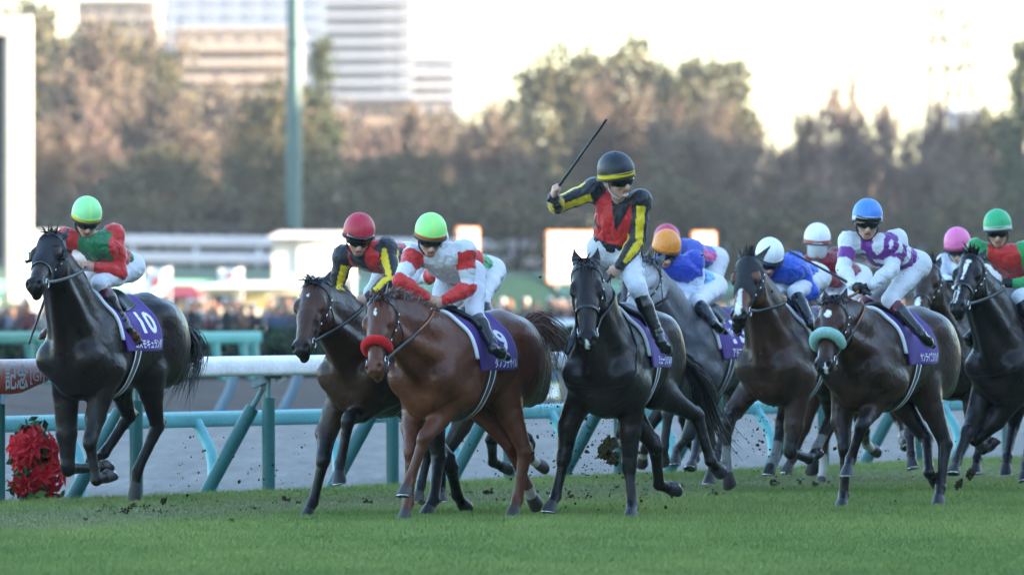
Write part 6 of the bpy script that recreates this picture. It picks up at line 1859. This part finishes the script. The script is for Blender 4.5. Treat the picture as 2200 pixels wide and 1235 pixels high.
RIDERS = [
 dict(key='J1', horse='H1', pel=(262, 574, -.42), nk=(203, 520, .02), cap=(187, 462, .10), look=(14, 34, 2),
  arm=dict(L=[(245, 503, F_), (258, 588, F_), (205, 574, N_)], R=[(143, 512, F_), (133, 558, F_), (162, 572, N_)]), hand=dict(L=(186, 572, N_)),
  leg=dict(L=[(214, 607, N_), (272, 700, F_), (292, 722, N_)], R=[(176, 608, N_), (118, 700, F_), (92, 716, N_)]),
  pat=pat_redgreen, capcol=(.30, .72, .28), seam=(.50, .82, .16), band=(.78, .50, .04), boottop=(.10, .012, .03), sole=(.10, .03, .015), rs=dict(reincol=(.11, .11, .11)),
  label='person in red and green silks and a lime cap with yellow band'),
 dict(key='J2', horse='H2', pel=(868, 560, -.55), nk=(778, 545, -.05), cap=(772, 499, .06), look=(6, 30, 4),
  arm=dict(L=[(832, 536, F_), (845, 600, N_), (792, 640, N_)], R=[(738, 552, F_), (722, 622, F_), (762, 652, N_)]), hand=dict(L=(772, 650, N_)),
  leg=dict(L=[(850, 640, N_), (880, 730, F_), (900, 742, N_)], R=[(800, 630, N_), (760, 720, F_), (745, 735, N_)]),
  pat=pat_yellowsleeve, capcol=(.42, .018, .035), seam=(.50, .03, .05), band=(.30, .012, .02), spare=1, stubble=1, rs=dict(reincol=(.035, .035, .035)),
  label='person in red and black silks with yellow sleeve stripes and a dark red cap'),
 dict(key='J3', horse='H3', pel=(990, 590, -.48), nk=(938, 545, .02), cap=(926, 500, .12), look=(8, 30, 2),
  arm=dict(L=[(1000, 540, F_), (1008, 618, F_), (955, 646, N_)], R=[(888, 552, F_), (860, 604, N_), (915, 640, F_)]), hand=dict(L=(934, 652, N_)),
  leg=dict(L=[(1020, 672, N_), (1060, 745, F_), (1084, 758, N_)]),
  pat=pat_whitered, capcol=LIME, seam=(.52, .80, .16), band=(.55, .10, .04), boottop=(.10, .09, .09), rs=dict(reincol=(.07, .07, .07), rein2=(.32, .12, .06)),
  label='person in white and red silks and a lime cap with red band'),
 dict(key='J3B', horse='H3B', pel=(1038, 585, -.50), nk=(975, 556, -.05), cap=(932, 516, .02), look=(0, 25, 0), arm=dict(R=[(928, 560, F_), (934, 592, N_), (890, 600, F_)]),
  leg=dict(L=[(1036, 640, N_), (1060, 735, F_), (1080, 745, N_)]), pat=pat_green, capcol=(.6, .6, .6), legtext=('Kohei.M', .75, .18, .03, -10), norein=1,
  label='person in green silks and lettered white breeches hidden behind the white and red rider'),
 dict(key='J4', horse='H4', pel=(1318, 535, -.20), nk=(1333, 447, -.06), cap=(1326, 371, .13), yoke=.022, hk=1.22, look=(36, 15, -13), mouth=.016, twist=-8, s=1.06, onehand=1,
  arm=dict(L=[(1376, 432, N_), (1371, 515, N_), (1331, 572, N_)], R=[(1277, 408, F_), (1196, 442, F_), (1189, 424, N_)]), hand=dict(L=(1312, 590, N_), R=(1191, 404, N_)),
  leg=dict(L=[(1370, 620, N_), (1418, 728, F_), (1436, 750, N_)], R=[(1290, 610, N_), (1240, 715, F_), (1225, 745, N_)]),
  pat=pat_winner, capcol=(.014, .015, .02), seam=(.02, .022, .03), band=(.72, .55, .03), strap=(.6, .6, .6), legtext=('C. DEM', .80, .28, .028, 25), rs=dict(reincol=(.02, .02, .022)),
  label='person standing in the stirrups in black and red silks, whip arm raised'),
 dict(key='J5', horse='H5', pel=(1516, 618, -.55), nk=(1450, 570, -.02), cap=(1433, 530, .08), look=(16, 34, 4), gloves=(.45, .32, .12),
  arm=dict(L=[(1492, 560, F_), (1498, 634, F_), (1443, 614, N_)], R=[(1404, 578, F_), (1392, 606, N_), (1412, 612, N_)]), hand=dict(L=(1424, 607, N_)),
  leg=dict(L=[(1500, 650, N_), (1535, 695, F_), (1560, 712, N_)]), pat=pat_blue, capcol=(.72, .24, .03), seam=(.75, .27, .04), band=(.62, .20, .03), legtext=('LUGAA', .75, .25, .035, -20),
  label='person in blue silks with pale sleeves and an orange cap'),
 dict(key='J5B', horse='H5B', pel=(1522, 560, -.5), nk=(1455, 535, .0), cap=(1433, 516, .08), look=(5, 25, 0), arm=dict(), leg=dict(L=[(1520, 640, N_), (1540, 700, F_), (1555, 715, N_)]), pat=pat_bluepink, capcol=(.50, .05, .11), norein=1,
  label='person in blue and pink silks with a rose red cap behind the orange cap'),
 dict(key='J6', horse='H6', pel=(1738, 598, -.55), nk=(1674, 575, -.02), cap=(1654, 549, .08), look=(10, 40, 3), gloves=(.42, .31, .12),
  arm=dict(L=[(1706, 562, F_), (1746, 628, F_), (1692, 648, N_)], R=[(1640, 582, F_), (1632, 622, N_), (1668, 640, N_)]), hand=dict(L=(1676, 650, N_)),
  leg=dict(L=[(1708, 628, N_), (1742, 692, F_), (1758, 706, N_)]), pat=pat_royal, capcol=(.72, .73, .76), seam=(.8, .8, .82), band=(.04, .07, .16),
  label='person in plain royal blue silks and a white cap'),
 dict(key='J7', horse='H7', pel=(1952, 572, -.42), nk=(1880, 526, -.02), cap=(1864, 466, .06), look=(2, 16, 3), gloves=(.012, .012, .013),
  arm=dict(L=[(1926, 516, F_), (1916, 580, N_), (1872, 614, N_)], R=[(1824, 520, F_), (1812, 578, N_), (1832, 614, N_)]), hand=dict(L=(1852, 626, N_), R=(1846, 622, N_)),
  leg=dict(L=[(1912, 644, N_), (1978, 716, F_), (2004, 742, N_)], R=[(1872, 626, N_), (1830, 715, F_), (1812, 740, N_)]), pat=pat_purple, capcol=(.07, .22, .62), seam=(.09, .26, .68), band=(.70, .72, .76), spare=1, boottop=(.12, .01, .022),
  legtext=('K. SAMESHIMA', .92, .12, .035, -25), rs=dict(reincol=(.025, .025, .025), rein2=(.35, .12, .06)),
  label='person in purple and white silks and a blue cap'),
 dict(key='J7B', horse='H7B', pel=(1830, 598, -.5), nk=(1770, 562, .0), cap=(1756, 514, .06), look=(0, 20, 2), gloves=(.012, .012, .013), visor=1,
  arm=dict(L=[(1797, 552, F_), (1800, 604, N_), (1762, 604, N_)]), leg=dict(L=[(1815, 645, N_), (1850, 715, F_), (1868, 725, N_)]), pat=pat_maroon, capcol=(.72, .73, .76), seam=(.8, .8, .82), band=(.55, .12, .10), norein=1,
  label='person in maroon silks with a white cap and clear face shield'),
 dict(key='J8', horse='H8', pel=(2105, 600, -.5), nk=(2062, 580, -.0), cap=(2057, 524, .06), look=(-4, 30, -4), arm=dict(R=[(2030, 568, F_), (2018, 604, N_), (2046, 604, N_)]),
  leg=dict(L=[(2090, 650, N_), (2120, 720, F_), (2135, 735, N_)]), pat=pat_pale, capcol=(.75, .16, .36), seam=(.72, .15, .34), band=(.65, .13, .30), norein=1,
  label='person in pale silks and a bright pink cap'),
 dict(key='J9', horse='H9', pel=(2225, 600, -.50), nk=(2150, 545, .0), cap=(2143, 486, .06), look=(-4, 18, -3), gloves=(.012, .012, .013),
  arm=dict(L=[(2202, 540, F_), (2232, 602, N_), (2180, 610, N_)], R=[(2098, 535, F_), (2090, 590, N_), (2128, 608, N_)]), hand=dict(L=(2160, 608, N_)),
  leg=dict(L=[(2190, 640, N_), (2230, 720, F_), (2250, 735, N_)]), pat=pat_greensleeve, capcol=(.03, .36, .14), seam=(.04, .40, .16), band=(.66, .68, .64), rs=dict(reincol=(.06, .06, .062)),
  label='person in red silks with green sleeves and a green cap at the right edge'),
]
RJ = {}
for r_ in RIDERS:
    RJ[r_['key']] = build_rider(r_, HS[r_['horse']])
def whip(label, a, b, a2):
    """a grip end, b tip; a2 the start behind the hand"""
    mb = MB(); pts = spline([a2, a, lerp(a, b, .5), b], 16); d = nrm(b - a)
    mb.tube(pts[:6], .0155, 8, (.014, .014, .015)); mb.tube(pts[5:14], np.linspace(.0125, .009, 9), 8, (.014, .014, .015))
    mb.tube([pts[12], pts[15], pts[15] + d * .004], [.014, .016, .008], 8, (.02, .02, .022), flat=.6)
    tag(mb.build('whip', M['leather'], None, True, loc=tuple(a)), label, 'whip')
g = RJ['J4'][1]['GR'][0]; tip = reach(g, 1303, 257, .68, N_); g2 = g - nrm(tip - g) * .13
whip('black whip raised high in the fist of the standing jockey', g, tip, g2)
g = RJ['J7'][1]['GR'][0]; tip = reach(g, 1693, 538, .72, F_); whip('black whip held level by the purple and white jockey', g, tip, g - nrm(tip - g) * .10)
g = RJ['J8'][1]['GR'][0]; tip = at(1950, 603, g[1] + .1); whip('black whip crossing the face of the white spotted dark bay horse', g, tip, g - nrm(tip - g) * .10)
g = RJ['J1'][1]['GR'][0]; tip = at(62, 738, g[1] - .35); g1 = at(100, 632, g[1] - .25)
whip('black whip hanging below the jaw of the hooded leftmost horse', g1, tip, g1 - nrm(tip - g1) * .05)

# ------------------------------------------------------------------ turf and soil thrown up
def clod(mb, c, size, r):
    u = r.normal(size=(8, 3)) * size * .5; n = 10
    for q in u:
        V = c + q + nrm(r.normal(size=3)) * 0 + np.array([[1, 0, 0], [-1, 0, 0], [0, 1, 0], [0, -1, 0], [0, 0, 1], [0, 0, -1]]) * size * r.uniform(.25, .6, (6, 1))
        k = r.uniform(.7, 1.3); mb.add(V, [(0, 2, 4), (2, 1, 4), (1, 3, 4), (3, 0, 4), (2, 0, 5), (1, 2, 5), (3, 1, 5), (0, 3, 5)], tuple(np.array((.035, .022, .013)) * k) if r.random() > .2 else (.04, .06, .018))
M['soil'] = mat('damp soil', attr=True, rough=0.95, spec=0.1, var=0.3, nscale=60)
rc = np.random.default_rng(77)
for (px, py, Y, sz, lab) in ((1303, 965, 66.0, .055, 'large dark clod flying left of the black horse foreleg'), (1318, 985, 66.0, .04, 'smaller clod just below the large flying one'), (352, 1076, 69.5, .022, 'clod in the air below the left dark tail'), (2060, 1040, 71, .03, 'clod kicked up behind the mint noseband horse'), (2085, 1018, 73, .035, 'flat clod flying below the rightmost black horse'), (1445, 1060, 67.5, .02, 'clod falling behind the black horse hind hoof')):
    c = at(px, py, Y); k = np.arange(160) + .5; ph = np.arccos(1 - 2 * k / 160); th_ = k * 2.39996
    D = np.stack([np.cos(th_) * np.sin(ph), np.sin(th_) * np.sin(ph), np.cos(ph)], 1)
    bm = bmesh.new(); amp = sz * (1 + .55 * fbm(D, 3.0, px) + .4 * fbm(D, 8.0, py) + rc.normal(size=160) * .12)
    for d_, a_ in zip(D, amp): bm.verts.new(d_)
    bmesh.ops.convex_hull(bm, input=bm.verts[:]); bm.verts.ensure_lookup_table()
    for v_, a_, d_ in zip(bm.verts, amp, D): v_.co = Vector(d_ * a_ * np.array([.9, .8, 1.3]))
    me = bpy.data.meshes.new('clod'); bm.to_mesh(me); bm.free(); me.materials.append(M['soil'])
    cl = np.array([(.035, .022, .013) if q > -.2 else (.035, .05, .016) for q in fbm(D, 5., 1)], np.float32) * rc.uniform(.6, 1.3, (160, 1)); at_ = me.attributes.new('Col', 'FLOAT_COLOR', 'POINT'); at_.data.foreach_set('color', np.hstack([cl, np.ones((160, 1))]).astype(np.float32).ravel())
    o = bpy.data.objects.new('clod', me); o.location = c; o.rotation_euler = (0, .5, 0); link(o); tag(o, lab, 'clod')
mb = MB()
for _ in range(1200):
    j = rc.random()
    if j < .40: px, py, Y = rc.normal(1290, 75), rc.normal(960, 75), rc.uniform(65, 68)
    elif j < .62: px, py, Y = rc.normal(1640, 60), rc.normal(900, 95), rc.uniform(71, 73)
    elif j < .75: px, py, Y = rc.normal(1880, 130), rc.normal(1000, 60), rc.uniform(68, 74)
    elif j < .85: px, py, Y = rc.normal(1120, 70), rc.normal(960, 80), rc.uniform(65, 69)
    elif j < .93: px, py, Y = rc.uniform(350, 700), rc.uniform(930, 1080), rc.uniform(66, 70)
    else: px, py, Y = rc.uniform(900, 2190), rc.uniform(450, 950), rc.uniform(64, 72)
    c = at(px, py, Y); s_ = rc.choice([.004, .006, .008, .012, .018], p=[.35, .3, .2, .11, .04])
    if c[2] < .015: continue
    V = c + np.array([[1, 0, 0], [-1, 0, 0], [0, 1, 0], [0, -1, 0], [0, 0, 1], [0, 0, -1]]) * s_ * rc.uniform(.4, 1.4, (6, 1)) @ np.linalg.qr(rc.normal(size=(3, 3)))[0]
    mb.add(V, [(0, 2, 4), (2, 1, 4), (1, 3, 4), (3, 0, 4), (2, 0, 5), (1, 2, 5), (3, 1, 5), (0, 3, 5)], (.03, .02, .012))
tag(mb.build('flying_soil', M['soil']), 'crumbs of soil and grass flying about the hooves', 'soil', kind='stuff')
mb = MB()
for _ in range(140):
    Y = rc.uniform(63.5, 78); px = rc.choice([rc.uniform(180, 700), rc.uniform(600, 1500), rc.uniform(1100, 2180)]); c = at(px, HORIZ + FPX * CAMZ / Y, Y); c[2] = 0.008
    if (np.array([c[0], c[1]]) - P0) @ ND > -.3 or (np.array([c[0], c[1]]) - P0) @ ND < -5.2: continue
    s_ = rc.choice([.012, .02, .035, .05], p=[.5, .3, .15, .05]); 
    for _k in range(3): clod(mb, c + np.array([rc.normal() * s_ * 1.5, rc.normal() * s_ * 6, rc.random() * s_ * .5]), s_ * .7, rc)
tag(mb.build('divot_soil', M['soil']), 'torn up divots lying on the worn turf', 'soil', kind='stuff')

# ------------------------------------------------------------------ members of a kind
for cat_, grp in (('horse', 'race horses galloping in the field'), ('person', 'jockeys riding in the race'), ('stall', 'infield food stalls'), ('sign', 'blank sign boards of the infield'), ('flag', 'white banners over the stalls'), ('pylon', 'far steel pylons'), ('clod', 'clods of turf thrown up by the hooves'), ('whip', 'riding whips'), ('building', 'buildings beyond the trees'), ('hedge', 'clipped hedges'), ('rail', 'rails of the racecourse'), ('grandstand', 'grandstands')):
    for o in scene.objects:
        if o.parent is None and o.get('category') == cat_ and not o.get('group'):
            o['group'] = grp
